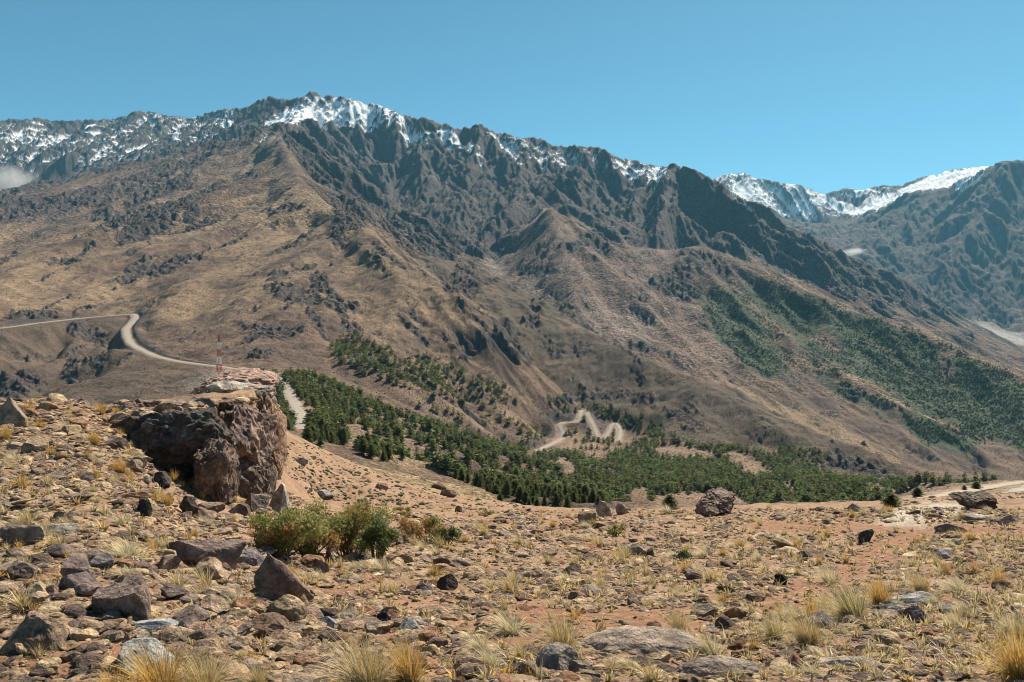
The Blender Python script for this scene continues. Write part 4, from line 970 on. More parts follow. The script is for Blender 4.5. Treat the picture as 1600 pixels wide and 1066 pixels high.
B = [
 (313, 885, 135, 42, PU, 'wide purple-brown slab with a dark undercut in front of the left bush', dict(depth=.5, keep=.5, tilt=-4)),
 (440, 938, 96, 72, (.25, .165, .13), 'pointed dark brown boulder in front of the left bush', dict(depth=.7, keep=.55, sink=.25, taper=.9)),
 (443, 968, 68, 34, TN, 'rounded tan rock at the foot of the pointed dark boulder', dict(keep=.75, cuts=6, depth=.7)),
 (28, 853, 60, 34, (.24, .18, .155), 'dark grey boulder at the left edge above the dry grass', dict(keep=.5)),
 (185, 964, 96, 50, (.25, .18, .15), 'big purple-brown rock casting a black shadow at lower left', dict(depth=.7, keep=.62, box=.3, cuts=10)),
 (46, 1014, 100, 50, (.30, .21, .15), 'large rounded brown boulder in the bottom left corner above the red soil', dict(keep=.82, depth=.8, cuts=12, box=.35, rough=.06)),
 (12, 665, 46, 44, (.28, .22, .17), 'pale boulder on the crest at the far left edge', dict(keep=.6)),
 (218, 662, 46, 20, (.26, .19, .14), 'slanting brown rock on the left crest between grass tufts', dict(keep=.5)),
 (240, 985, 72, 14, (.33, .32, .32), 'thin flat blue-grey slab below the purple-brown rock', dict(depth=.5, keep=.6, sink=.1)),
 (215, 1046, 100, 38, (.34, .33, .31), 'grey lichen-covered rock behind the bottom left grass tuft', dict(keep=.65)),
 (90, 836, 68, 16, (.32, .27, .22), 'flat pale grey slab among rubble on the left slope', dict(depth=.6)),
 (62, 916, 52, 18, OR, 'flat orange-tan stone among dark rocks at the left', dict(keep=.6, depth=.7)),
 (52, 938, 52, 24, TN, 'rounded tan stone below the flat orange-tan stone', dict(keep=.7)),
 (150, 888, 48, 20, (.2, .18, .18), 'blue-grey angular stone left of the pale lying grass', dict(keep=.5)),
 (105, 905, 60, 34, PU, 'tilted purplish rock above the orange-tan stone', dict(keep=.45, tilt=-20)),
 (340, 905, 40, 26, BR, 'brown wedge stone just below the wide slab', dict(keep=.5)),
 (385, 885, 44, 24, (.2, .17, .17), 'grey stone between the wide slab and the bush', dict(keep=.6)),
 (432, 800, 40, 42, PALE, 'pale grey boulder on the slope edge below the crags', dict(keep=.55)),
 (395, 800, 46, 30, (.2, .16, .14), 'dark broken rock between the crags and the pale boulder', dict(keep=.5)),
 (698, 922, 34, 22, DK, 'black pitted stone right of the middle grass', dict(keep=.55)),
 (598, 978, 26, 20, (.035, .032, .035), 'small black stone above the big bottom tufts', dict(keep=.6)),
 (1222, 914, 26, 18, (.03, .028, .028), 'small black square stone right of centre', dict(keep=.6, box=.3)),
 (872, 1046, 70, 34, (.27, .23, .20), 'round grey rock below the tall middle tuft', dict(keep=.75, cuts=6)),
 (822, 1060, 60, 24, (.16, .12, .10), 'dark broken rock left of the round grey rock at the bottom edge', dict(keep=.5)),
 (1010, 1020, 210, 26, (.30, .235, .19), 'broad low bedrock hump bulging out of the red soil', dict(depth=.55, keep=.8, cuts=5, sink=.55, rough=.05)),
 (1130, 1058, 150, 22, (.31, .24, .19), 'flat bedrock patch at the bottom right of the hump', dict(depth=.5, keep=.8, cuts=5, sink=.6, rough=.05)),
 (918, 817, 30, 16, (.24, .17, .12), 'blocky brown rock with a black front on the crest', dict(keep=.6, box=.3)),
 (944, 806, 26, 22, (.33, .25, .18), 'tan rock leaning on the crest boulders', dict(keep=.5)),
 (972, 803, 20, 18, (.26, .2, .17), 'rounded grey rock at the right end of the crest boulders', dict(keep=.65)),
 (1356, 848, 24, 20, (.055, .05, .05), 'small black pyramid-shaped stone on the right stony patch', dict(keep=.4)),
 (1488, 832, 52, 12, (.2, .14, .11), 'low brown ledge below the bare pale rock', dict(depth=.5)),
 (1340, 800, 24, 12, (.25, .2, .17), 'small grey rock on the crest at the right', dict()),
 (1582, 818, 40, 12, (.26, .19, .16), 'flat pinkish ledge near the right edge under the crag', dict(depth=.5)),
 (1530, 812, 50, 8, PALE, 'pale flat ledge in front of the dark banded crag', dict(depth=.5)),
 (1432, 946, 78, 16, (.27, .26, .26), 'long blue-grey slab beside the windblown tufts', dict(depth=.5, keep=.6)),
 (1398, 962, 44, 20, (.36, .3, .24), 'pale tan slab under the long blue-grey slab', dict(depth=.6)),
 (1430, 972, 34, 22, (.16, .13, .13), 'dark wedge rock leaning below the blue-grey slab', dict(keep=.45)),
 (1490, 958, 44, 10, (.24, .23, .24), 'thin purple-grey slab near the right edge of the stones', dict(depth=.6)),
 (1152, 968, 38, 20, OR, 'orange-brown wedge stone right of the red soil', dict(keep=.5)),
 (1185, 940, 30, 12, BR, 'flat brown stone above the orange-brown wedge', dict()),
 (1242, 1046, 32, 22, (.25, .125, .09), 'square reddish block near the bottom right', dict(keep=.65, box=.4)),
 (1288, 985, 46, 24, (.22, .17, .15), 'mauve rock at the foot of the drooping tuft', dict()),
 (1330, 1045, 110, 14, (.31, .25, .20), 'flat tan bedrock ledge near the bottom right', dict(depth=.5, sink=.5, keep=.8)),
 (1480, 872, 30, 12, (.25, .22, .21), 'small grey slab among pale tufts at the right', dict()),
 (500, 895, 26, 22, PU, 'purple wedge stone below the middle bush', dict(keep=.5)),
 (515, 880, 24, 24, PU, 'upright purple stone touching the middle bush', dict(keep=.45)),
 (470, 960, 24, 30, TN, 'pale oval stone right of the pointed dark boulder', dict(keep=.75)),
 (640, 985, 40, 16, (.25, .23, .22), 'blue-grey stone right of the small black stone', dict()),
 (505, 985, 40, 20, (.27, .26, .26), 'light grey angular stone above the bottom tufts at left', dict(keep=.5)),
 (415, 985, 60, 20, BR, 'brown flat rock below the rounded tan rock', dict()),
 (660, 925, 30, 12, (.12, .1, .1), 'thin dark slab left of the black pitted stone', dict()),
 (1085, 905, 30, 14, PU, 'purple stone in the middle right rubble', dict()),
 (1015, 870, 16, 12, DK, 'dark little block beside the blue-green plant', dict()),
 (1545, 775, 0, 0, DK, '', dict()), (1475, 715, 0, 0, DK, '', dict()),
 (472, 726, 20, 11, (.3, .27, .25), 'grey boulder alone on the tan slope right of the crags', dict(keep=.55)),
 (503, 776, 34, 10, (.28, .25, .24), 'flat grey outcrop behind the middle bush', dict(depth=.6)),
 (716, 800, 12, 9, DK, 'small dark boulder at the crest right of the small bush', dict()),
 (595, 764, 22, 9, BR, 'dark outcrop on the tan slope above the middle bush', dict()), (700, 775, 26, 10, BR, 'long dark outcrop low on the tan slope', dict()),
 (685, 764, 24, 9, BR, 'brown outcrop higher on the tan slope', dict()),
]
occ = []
for k, (u, v, a, b_, col, lab, kw) in enumerate(B):
    if not a: continue
    kw = dict(kw)
    if kw.get('mat'): kw['mat'] = M_CLIFF
    boulder(u, v, a, b_, col, lab, 900 + 7 * k, **kw)
    occ.append((u, v, a, b_))
for n_ in range(46):      # the rock pile low on the left
    u_, v_ = rng.uniform(0, 330), rng.uniform(872, 1004)
    w_ = rng.uniform(22, 62); c_ = [(.30, .21, .15), (.22, .16, .14), (.36, .26, .18), (.16, .12, .11), (.27, .19, .14)][n_ % 5]
    wd_ = ['brown', 'mauve', 'tan', 'dark', 'light brown'][n_ % 5]
    o = boulder(u_, v_, w_, w_ * rng.uniform(.3, .55), c_, wd_ + ' angular rock in the low rock pile at the lower left', 2300 + 11 * n_, sub=3, depth=.9, keep=.6, cuts=14, sink=.2, tilt=rng.uniform(-18, 18))
    o['group'] = wd_ + ' rocks of the low rock pile'
# the crags on the left: four big masses of dark rock, one object each
def crag(u0, u1, v0, v1, d, dep, col, label, seed, cuts=12, keep=.62, box=.35, back=0, strata=.0, rough=.08, topcol=None, shear=0):
    W_ = (u1 - u0) / F * d; H_ = (v1 - v0) / F * d
    V, Fs = rock_shape(seed, 5, cuts, keep, box, rough, strata)
    mn, mx = V.min(0), V.max(0)
    V = (V - (mn + mx) / 2) / (mx - mn)
    fold = (.5 - np.abs(p3(V, 4, seed % 31)) * 2) * .045 + (.4 - np.abs(p3(V * [1, 1, 1.6], 9, seed % 29)) * 2) * .03 + p3(V, 22, seed % 23) * .014
    V = V + V / (np.linalg.norm(V, axis=1)[:, None] + .1) * fold[:, None]
    V = (V - (V.min(0) + V.max(0)) / 2) / (V.max(0) - V.min(0))
    cc = rock_cols(V * 2.5, col, seed)
    if topcol is not None:   # weathered, dusty upper ledge
        f = sstep(.25, .42, V[:, 2] + .1 * p3(V, 5, 3)); cc = cc * (1 - f[:, None]) + np.array(topcol) * f[:, None]
    lich = sstep(.25, .45, p3(V, 9, seed % 19)); cc = cc * (1 - .5 * lich[:, None]) + np.array((.24, .22, .20)) * .5 * lich[:, None]
    V = V * [W_, dep, H_]
    V[:, 0] += shear * V[:, 2]
    c0 = P((u0 + u1) / 2, (v0 + v1) / 2, d)
    o = link('crag', mesh_np('crag', V, Fs, cc, M_CLIFF, False), None, (c0[0] * (1 + dep * .2 / d), c0[1] + dep * .45, c0[2]))
    return tag(o, label, 'crag')
crag(172, 358, 645, 800, 13.5, 1.6, (.095, .074, .064), 'black rugged crag with a jagged front face, nearest of the left crags', 1501, shear=.12, keep=.66)
crag(300, 362, 690, 808, 13.0, 1.0, (.19, .13, .10), 'upright brown-black buttress at the right end of the nearest crag', 1502, keep=.7)
crag(325, 412, 636, 775, 16.0, 2.0, (.23, .16, .135), 'tall speckled brown crag with a rounded right shoulder, second in the row', 1503, keep=.6, box=.15, cuts=18)
crag(282, 408, 600, 690, 20.0, 3.5, (.22, .17, .145), 'flat-topped crag with a pale grey dusty upper slab', 1504, keep=.64, box=.3, topcol=(.46, .42, .38))
crag(386, 432, 616, 768, 20.0, 1.9, (.27, .165, .11), 'outermost crag, a rounded rust-brown pillar overlooking the tan slope', 1505, keep=.62, box=.12, shear=-.05, cuts=18)
crag(390, 420, 712, 790, 17.2, 1.2, (.17, .12, .09), 'low brown buttress wedged under the outermost crag', 1510, keep=.6)
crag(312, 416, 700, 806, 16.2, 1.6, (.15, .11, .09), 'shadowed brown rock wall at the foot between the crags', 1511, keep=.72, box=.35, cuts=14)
crag(225, 330, 630, 680, 15.5, 2.0, (.24, .18, .14), 'broken brown ledges along the top of the nearest crag', 1506, keep=.6, box=.3, strata=.05)
crag(300, 425, 582, 640, 30.0, 5.0, (.33, .22, .18), 'pinkish weathered outcrop behind the pale slab, below the mast', 1507, keep=.6, box=.1, strata=.03, topcol=(.33, .215, .165))
for n_, (u_, v_, w_, h_, c_, l_) in enumerate([
 (196, 672, 44, 22, (.26, .19, .14), 'flat brown block where the nearest crag runs into the slope'), (236, 664, 50, 22, (.30, .22, .16), 'tan broken block on top of the nearest crag at its left'), (276, 662, 44, 20, (.22, .17, .14), 'grey-brown slab lying on top of the nearest crag'),
 (318, 668, 40, 18, (.30, .23, .17), 'tan slab on top of the nearest crag at its right'), (268, 644, 40, 14, (.34, .26, .19), 'pale ledge behind the top of the nearest crag'), (310, 640, 46, 18, (.25, .18, .14), 'brown wedge between the nearest crag and the pale slab'),
 (352, 646, 40, 20, (.28, .19, .14), 'rust-brown block on the shoulder of the second crag'), (392, 632, 40, 18, (.30, .23, .19), 'pale block at the right end of the dusty slab'), (345, 612, 50, 14, (.40, .34, .28), 'pale flat block on the dusty slab'),
 (250, 760, 30, 22, (.10, .08, .075), 'black broken stone under the left end of the nearest crag'), (222, 806, 26, 26, (.07, .06, .055), 'knobbly black stone in the rubble below the nearest crag'), (292, 806, 30, 30, (.09, .07, .06), 'black block leaning on the foot of the nearest crag'),
 (205, 735, 34, 16, (.25, .18, .13), 'brown slab beside the lower left edge of the nearest crag'), (180, 700, 34, 16, (.20, .15, .12), 'dark slab at the upper left edge of the nearest crag'), (372, 806, 34, 18, (.2, .15, .12), 'brown stone at the foot of the second crag')]):
    dd_ = float(np.interp(u_, [170, 345, 365, 410], [14.6, 14.4, 17.2, 20.5])) + (2.2 if v_ < 650 else 0) if v_ < 680 else None
    boulder(u_, v_, w_, h_, c_, l_, 1700 + 13 * n_, depth=.8, keep=.6, cuts=14, box=.25, d=dd_, sink=.2, mat=M_CLIFF)
p_ = hit(1126, 806)[0]; crag(1094, 1158, 778, 824, float(p_[1]), 2.4, (.20, .14, .115), 'overhanging dark crag standing on the stony crest', 1508, keep=.55, box=.1, shear=.1, cuts=16)
p_ = hit(1546, 796)[0]; crag(1515, 1570, 778, 808, float(p_[1]), 2.4, (.12, .09, .07), 'dark banded crag beside the bend of the road', 1509, keep=.6, box=.2, strata=.08, cuts=16)
print('boulders', round(time.time() - T0, 1))
# stones
nst = 290000
su = rng.uniform(-480, 2080, nst); sv = 622 + (1110 - 622) * rng.random(nst)
lo = np.interp(su, [0, 130, 200, 300, 400, 500, 700, 1000, 1400, 1600], [619, 621, 628, 630, 612, 785, 798, 795, 792, 795])
ok = sv > lo + 1
facem = zero(); m_poly(facem, [(176, 664), (240, 655), (360, 650), (436, 630), (436, 752), (410, 772), (352, 804), (330, 796), (250, 742)], 1)
ok &= m_samp(facem, np.clip(su, 0, 1599), sv) < .5
su, sv = su[ok], sv[ok]
pth = m_samp(fp, np.clip(su, 0, 1599), sv)
big = np.interp(su, [0, 450, 700, 1000, 1600], [1.25, 1.2, 1.0, .85, .85])
clump = fbm(su / 60, sv / 30, 610, 3)
dens = np.clip(.74 + 1.9 * clump, .12, 1) * (1 - .85 * np.clip(pth, 0, 1)) * np.interp(su, [0, 500, 800, 1600], [1, 1, .8, .7])
ok = rng.random(len(su)) < dens
su, sv, big = su[ok], sv[ok], big[ok]
pz = hit(su, sv)
ok_i = np.where(ok)[0]
ok = pz[:, 1] < np.where((su > 400) & (su < 780), 30, 75)
ok_i = ok_i[ok]
su, sv, big, pz = su[ok], sv[ok], big[ok], pz[ok]
pxs = np.exp(rng.normal(math.log(4.7), .62, len(su))) * big * np.interp(sv, [620, 800, 1066], [.9, .85, 1.7])
pxs = np.clip(pxs * (1 + .5 * np.clip(clump[ok_i], -.5, .8)), 2.2, 40)
size = np.clip(pxs / F * pz[:, 1], .012, .42)
order = np.argsort(-size / pz[:, 1]); su, sv, pz, size = su[order], sv[order], pz[order], size[order]
# keep stones off the named boulders
bad = np.zeros(len(su), bool)
for (u, v, a, b_) in occ: bad |= (np.abs(su - u) < a * .42) & (sv < v + 2) & (sv > v - b_ * .9) & (size / pz[:, 1] * F > 8)
su, sv, pz, size = su[~bad], sv[~bad], pz[~bad], size[~bad]
def stone_region(u, v):
    if u < 200: return ('stones on the left slope below the crest', 'angular stone on the rubble slope at the left below the crest') if v < 860 else ('stones in the lower left corner rubble', 'angular stone in the shaded rubble of the lower left corner')
    if u < 420: return ('stones under the crags', 'angular stone on the rubble below the left crags') if v < 900 else ('stones below the wide slab', 'angular stone in the rubble below the wide purple-brown slab')
    if u < 760: return ('stones around the bushes', 'angular stone in the rubble around the green bushes') if v < 900 else ('stones above the bottom tufts', 'angular stone in the rubble above the bottom middle grass tufts')
    if u < 1150: return ('stones on the middle crest', 'angular stone on the stony crest in the middle') if v < 900 else ('stones beside the red soil', 'angular stone beside the red soil and bedrock hump')
    return ('stones on the right crest', 'angular stone on the dry grassy crest at the right') if v < 900 else ('stones at the lower right', 'angular stone among windblown grass at the lower right')
NSI = 230
def col_name(i): return ['brown', 'tan', 'mauve', 'dark grey', 'pale tan', 'rust-brown', 'grey', 'light brown'][i]
cnt = 0
vis = (su > 5) & (su < 1595) & (sv < 1060)
ind = np.where(vis)[0][:NSI]
for n_, i in enumerate(ind):
    ci_ = int(rng.integers(0, len(PAL)))
    V, Fs = lib[3][n_ % 10]
    a = rng.uniform(0, 6.28); sx, sy, sz = rng.uniform(.85, 1.3), rng.uniform(.7, 1.1), rng.uniform(.38, .8)
    Vr = (V * [sx, sy, sz]) * size[i] * .5
    Vr = Vr @ (rotz(np.array(a)) @ rotx(np.array(rng.normal() * .3))).T
    g, lab = stone_region(su[i], sv[i])
    o = link('stone', mesh_np('stone', Vr, Fs, rock_cols(Vr / size[i] * 2, PAL[ci_], int(n_)), M_ROCK, False), None, tuple(pz[i] + [0, 0, size[i] * .12]))
    tag(o, col_name(ci_) + ' ' + lab, 'stone', col_name(ci_) + ' ' + g)
rest = np.ones(len(su), bool); rest[ind] = False
ns_ = 16000
sx_, sy_ = rng.uniform(-17, 17, ns_), rng.uniform(-6, 15, ns_)
ok = (np.abs(sx_) > 1.03 * np.maximum(sy_, 0)) | (sy_ < 2.3)
sx_, sy_ = sx_[ok], sy_[ok]
extra = np.stack([sx_, sy_, apron_z(sx_, sy_)], -1)
pz = np.concatenate([pz, extra]); size = np.concatenate([size, np.clip(rng.lognormal(math.log(.045), .6, len(extra)), .015, .3)]); rest = np.concatenate([rest, np.ones(len(extra), bool)])
VV_, FF_, CC_, off_ = [], [], [], 0
px = size / np.maximum(pz[:, 1], 2.5) * F
for sub, lo_, hi_ in ((2, 15, 99), (1, 6, 15), (0, 0, 6)):
    ids = np.where(rest & (px >= lo_) & (px < hi_))[0]; pick = rng.integers(0, 10, len(ids))
    for q in range(10):
        i = ids[pick == q]
        if not len(i): continue
        V, Fs = lib[sub][q]
        sc3 = np.stack([rng.uniform(.8, 1.35, len(i)), rng.uniform(.7, 1.1, len(i)), rng.uniform(.2, .6, len(i))], -1) * size[i][:, None] * .58
        rt = rotz(rng.uniform(0, 6.28, len(i))) @ rotx(rng.normal(0, .35, len(i)))
        v, f, cc = instances(V, Fs, np.ones((len(V), 3)), pz[i] + np.stack([0 * size[i], 0 * size[i], size[i] * rng.uniform(-.06, .1, len(i))], -1), rt, sc3, PAL[rng.integers(0, len(PAL), len(i))] * rng.uniform(.75, 1.25, (len(i), 1)))
        VV_.append(v); FF_.append(f + off_); CC_.append(cc); off_ += len(v)
tag(link('rubble', mesh_np('rubble', np.concatenate(VV_), np.concatenate(FF_), np.concatenate(CC_), M_ROCK)), 'small angular brown and grey rubble strewn over the foreground slope', 'rubble', kind='stuff')
# loose stones and cushion plants sprinkled on the slopes just past the crest
n = 2600
eu = np.concatenate([rng.uniform(405, 820, n), rng.uniform(1380, 1620, n // 4)]); ev = np.concatenate([rng.uniform(690, 812, n), rng.uniform(752, 800, n // 4)])
ep = hit(eu, ev); eu, ev, ep = [a_[(ep[:, 1] > 40) & (ep[:, 1] < 300)] for a_ in (eu, ev, ep)]
es = np.clip(rng.lognormal(math.log(.15), .45, len(ep)), .08, .5)
tv, tf = lib[0][3]
v, f, cc = instances(tv, tf, np.ones((len(tv), 3)), ep, rotz(rng.uniform(0, 6.28, len(ep))), np.stack([es, es, es * .6], -1) * .6, np.where(rng.random(len(ep))[:, None] < .7, np.array([(.075, .075, .035)]), PAL[rng.integers(0, len(PAL), len(ep))]) * rng.uniform(.7, 1.1, (len(ep), 1)))
tag(link('gravel', mesh_np('gravel', v, f, cc, M_ROCK)), 'stones and tiny cushion plants sprinkled on the tan slope beyond the crest', 'gravel', kind='stuff')
print('stones', len(su), round(time.time() - T0, 1))
# ------------------------------------------------------------------ dry grass
STRAW = np.array([(.62, .50, .26), (.55, .40, .17), (.70, .62, .40), (.48, .33, .12), (.60, .46, .20)])
GOLD = np.array([(.60, .38, .10), (.52, .31, .07), (.66, .46, .16)])
def tuft(seed, blades, wd, pal, spread=.55, bend=.5, wind=.12, green=.0, segs=3):
    """unit height tuft of thin curved blades; flat two-sided strips"""
    r = np.random.default_rng(seed)
    n = blades
    a = r.uniform(0, 2 * np.pi, n); rad = np.sqrt(r.random(n)) * .13
    L = r.uniform(.45, 1.05, n) * (1 - .15 * rad)
    tilt = np.abs(r.normal(0, spread, n)) * .8
    base = np.stack([np.cos(a) * rad, np.sin(a) * rad, np.zeros(n) - .02], -1)
    a2 = a + r.normal(0, .6, n)
    out = np.stack([np.cos(a2), np.sin(a2), 0 * a2], -1)
    sd_ = np.stack([-np.sin(a2 + r.normal(0, .8, n)), np.cos(a2), 0 * a2], -1)
    bend = bend * r.uniform(.3, 2.0, n); L = L * np.where(r.random(n) < .35, r.uniform(.4, .8, n), 1)
    rows = []
    for k in range(segs + 1):
        f = k / segs
        th = np.clip(tilt * (.5 + bend * f * 1.3), 0, 1.75)
        p = base + out * (np.sin(th) * L * f)[:, None] + np.array([0, 0, 1.0]) * (np.cos(th) * L * f)[:, None] + np.array([-wind, 0, 0]) * (f * f * L)[:, None]
        wk = wd * (1 - f) ** .6 * .5
        if k < segs: rows += [p - sd_ * wk, p + sd_ * wk]
        else: rows += [p]
    V = np.stack(rows, 1)
    m = V.shape[1]
    t = []
    for k in range(segs - 1): t += [(2 * k, 2 * k + 1, 2 * k + 3), (2 * k, 2 * k + 3, 2 * k + 2)]
    t += [(2 * segs - 2, 2 * segs - 1, 2 * segs)]
    Fs = (np.array(t)[None] + (np.arange(n) * m)[:, None, None]).reshape(-1, 3)
    col = pal[r.integers(0, len(pal), n)] * r.uniform(.65, 1.2, (n, 1)); dd = r.random(n) < .18; col[dd] = np.array([.30, .24, .18]) * r.uniform(.7, 1.2, (dd.sum(), 1))
    if green: 
        g = r.random(n) < green; col[g] = np.array([.13, .17, .05]) * r.uniform(.7, 1.2, (g.sum(), 1))
    C = np.repeat(col[:, None, :], m, 1)
    C[:, :2] *= .6                                   # blades darker at the root
    return V.reshape(-1, 3), Fs, C.reshape(-1, 3)
tufts = {
 'big': [tuft(2000 + k, 900, .009, STRAW, .62, .75, .2) for k in range(3)],
 'green': [tuft(2010 + k, 800, .009, STRAW, .68, .8, .28, .22) for k in range(2)],
 'gold': [tuft(2020 + k, 700, .011, GOLD, .62, .7, .15) for k in range(3)],
 'pale': [tuft(2030 + k, 520, .014, STRAW[[2, 0, 2]], .95, .9, .3) for k in range(3)],
 'small': [tuft(2040 + k, 200, .022, STRAW, .7, .8, .2) for k in range(4)],
 'smallgold': [tuft(2050 + k, 200, .024, GOLD, .65, .7) for k in range(3)],
}
tuft_me = {k: [mesh_np('tuft', *t, M_GRASS) for t in v] for k, v in tufts.items()}
nt_ = 0
def place_tuft(kind, p, hh, wide, label, group=None):
    global nt_
    o = link('grass_tuft', tuft_me[kind][nt_ % len(tuft_me[kind])], None, tuple(p))
    nt_ += 1
    o.scale = (hh * wide, hh * wide, hh); o.rotation_euler = (0, 0, rng.uniform(-.5, .5) + (0 if nt_ % 2 else 3.0) * 0)
    return tag(o, label, 'grass', group)
TUFTS = [
 (575, 1092, 100, 1.3, 'big', 'huge pale straw tuft rising from the bottom edge left of centre'), (640, 1078, 92, 1.0, 'gold', 'golden brown tuft beside the huge pale straw tuft'),
 (880, 1022, 82, 1.0, 'big', 'tall straw tuft behind the round grey rock'), (800, 992, 46, 1.3, 'pale', 'pale tuft left of the tall straw tuft'), (768, 1044, 44, 1.2, 'pale', 'small pale tuft at the bottom between the huge and the tall tuft'),
 (1062, 988, 44, 1.1, 'big', 'straw tuft at the back of the bedrock hump'), (1108, 1022, 34, .9, 'green', 'green-based little tuft growing on the bedrock hump'), (1212, 1000, 50, 1.1, 'green', 'green and straw tuft left of the drooping tuft'),
 (1262, 1008, 66, 1.2, 'big', 'drooping windblown tuft at the lower right'), (1335, 970, 70, 1.15, 'green', 'large windblown tuft with a dark base left of the blue-grey slab'), (1375, 950, 60, 1.0, 'gold', 'brownish tuft just left of the blue-grey slab'),
 (1440, 926, 40, 1.2, 'big', 'straw tuft behind the blue-grey slab'), (1425, 885, 22, 1.2, 'small', 'low straw tuft on the upper right path edge'), (1480, 898, 24, 1.1, 'smallgold', 'short golden tuft between slabs at the right'), (1562, 915, 34, 1.1, 'gold', 'round golden tuft near the right edge'), (1525, 895, 22, 1.0, 'smallgold', 'small golden tuft left of the round golden tuft'),
 (1592, 1066, 105, 1.1, 'gold', 'large golden tuft cut by the lower right edge'), (1600, 1000, 44, 1.0, 'green', 'dark based tuft at the right edge above the large golden tuft'), (1500, 925, 30, 1.6, 'pale', 'pale spreading grass right of the blue-grey slab'),
 (250, 1096, 105, 1.3, 'gold', 'golden tuft rising from the bottom edge at the left'), (320, 1090, 80, 1.4, 'big', 'straw tuft right of the bottom left golden tuft'), (405, 1078, 46, 1.1, 'big', 'small straw tuft at the bottom edge right of the left pair'), (180, 1100, 70, 1.0, 'gold', 'thin golden tuft at the bottom left edge'),
 (148, 695, 30, 1.0, 'gold', 'bright golden tuft left of the black crag'), (62, 668, 20, 1.0, 'smallgold', 'golden tuft under the left crest'), (10, 688, 30, 1.0, 'gold', 'golden tuft at the left edge below the pale boulder'), (80, 712, 20, 1.0, 'smallgold', 'rusty tuft on the slope below the crest'), (100, 718, 16, 1.1, 'smallgold', 'smaller rusty tuft next to it on the slope'), (138, 716, 18, 1.0, 'smallgold', 'small dark golden tuft under the bright golden tuft'),
 (188, 740, 32, 1.2, 'gold', 'wide golden tuft left of the crag foot'), (204, 752, 20, 1.1, 'smallgold', 'brown tuft touching the wide golden tuft'), (170, 752, 16, 2.2, 'pale', 'white-straw grass lying under the wide golden tuft'), (272, 752, 22, 1.0, 'smallgold', 'orange tuft in front of the black crag'), (300, 762, 20, 1.0, 'smallgold', 'straw-gold tuft in front of the brown buttress'), (242, 782, 24, 1.0, 'smallgold', 'golden tuft below the black crag'), (262, 790, 26, 1.1, 'gold', 'pale golden tuft right of the black stone under the crag'), (316, 780, 18, .9, 'smallgold', 'thin tuft by the buttress foot'),
 (372, 793, 18, 1.9, 'gold', 'spreading golden grass at the foot of the second crag'), (365, 815, 14, 1.2, 'smallgold', 'small orange tuft below the second crag'), (322, 822, 20, 1.6, 'pale', 'pale straw tuft above the wide slab'), (295, 848, 20, 1.3, 'smallgold', 'golden tuft left of the wide slab top'), (305, 838, 18, 1.1, 'smallgold', 'thin golden tuft behind the wide slab'),
 (45, 640, 18, 1.5, 'smallgold', 'straw tuft on the skyline crest next to the pale boulder'), (158, 648, 24, 1.2, 'gold', 'tall straw tuft on the crest left of the slanting brown rock'), (182, 650, 20, 1.0, 'smallgold', 'straw tuft touching the slanting brown rock'), (80, 636, 14, 1.4, 'smallgold', 'low straw tuft on the crest further right'), (232, 660, 18, 1.0, 'smallgold', 'rusty tuft right of the slanting brown rock'), (105, 650, 12, 1.5, 'smallgold', 'small tuft below the crest tufts'),
 (200, 872, 34, 2.0, 'pale', 'pale windblown grass on the left rubble'), (30, 872, 20, 2.4, 'pale', 'matted pale grass below the left boulder'), (40, 885, 16, 2.2, 'pale', 'second mat of pale grass under the first at the left edge'), (368, 945, 26, 2.0, 'pale', 'combed pale grass left of the rounded tan rock'), (160, 802, 14, 2.4, 'pale', 'flat straw mat in the middle of the left slope'),
 (600, 893, 26, 1.6, 'pale', 'cream coloured tuft below the middle bush'), (570, 890, 18, 1.3, 'pale', 'small cream tuft left of it under the bush'), (765, 920, 22, 1.2, 'pale', 'small pale tuft right of the black pitted stone'), (1152, 995, 22, 1.0, 'small', 'small straw tuft on the right end of the hump'), (940, 920, 26, 1.2, 'small', 'thin straw tuft in the middle rubble'), (1010, 900, 24, 1.0, 'small', 'upright straw tuft beside the standing dark stone'), (1060, 935, 20, 1.3, 'pale', 'pale leaning tuft above the hump'),
 (1130, 868, 18, 1.1, 'smallgold', 'brownish tuft in the middle right'), (1195, 852, 14, 1.1, 'smallgold', 'tiny tuft on the upper path'), (1245, 855, 18, 1.2, 'smallgold', 'golden tuft above the middle right stones'), (1330, 852, 16, 1.1, 'small', 'straw tuft left of the black pyramid stone'), (1322, 880, 20, 1.0, 'smallgold', 'small golden tuft under the black pyramid stone'), (1280, 882, 20, 1.1, 'smallgold', 'pair of golden tufts left of the path'), (1390, 800, 14, 1.6, 'smallgold', 'golden mound of grass on the right crest'), (1400, 832, 14, 1.3, 'small', 'straw tuft below the golden mound'),
]
for (u, v, hp, wide, kind, lab) in TUFTS:
    p = hit(u, min(v, 1065))[0]
    if v > 1065: p = P(u, v, p[1] * (565.0 / (v - V0)) )
    if v > 1065: p[2] = float(zat(p[0], p[1]))
    place_tuft(kind, p, hp / F * p[1] * 1.0, wide, lab)
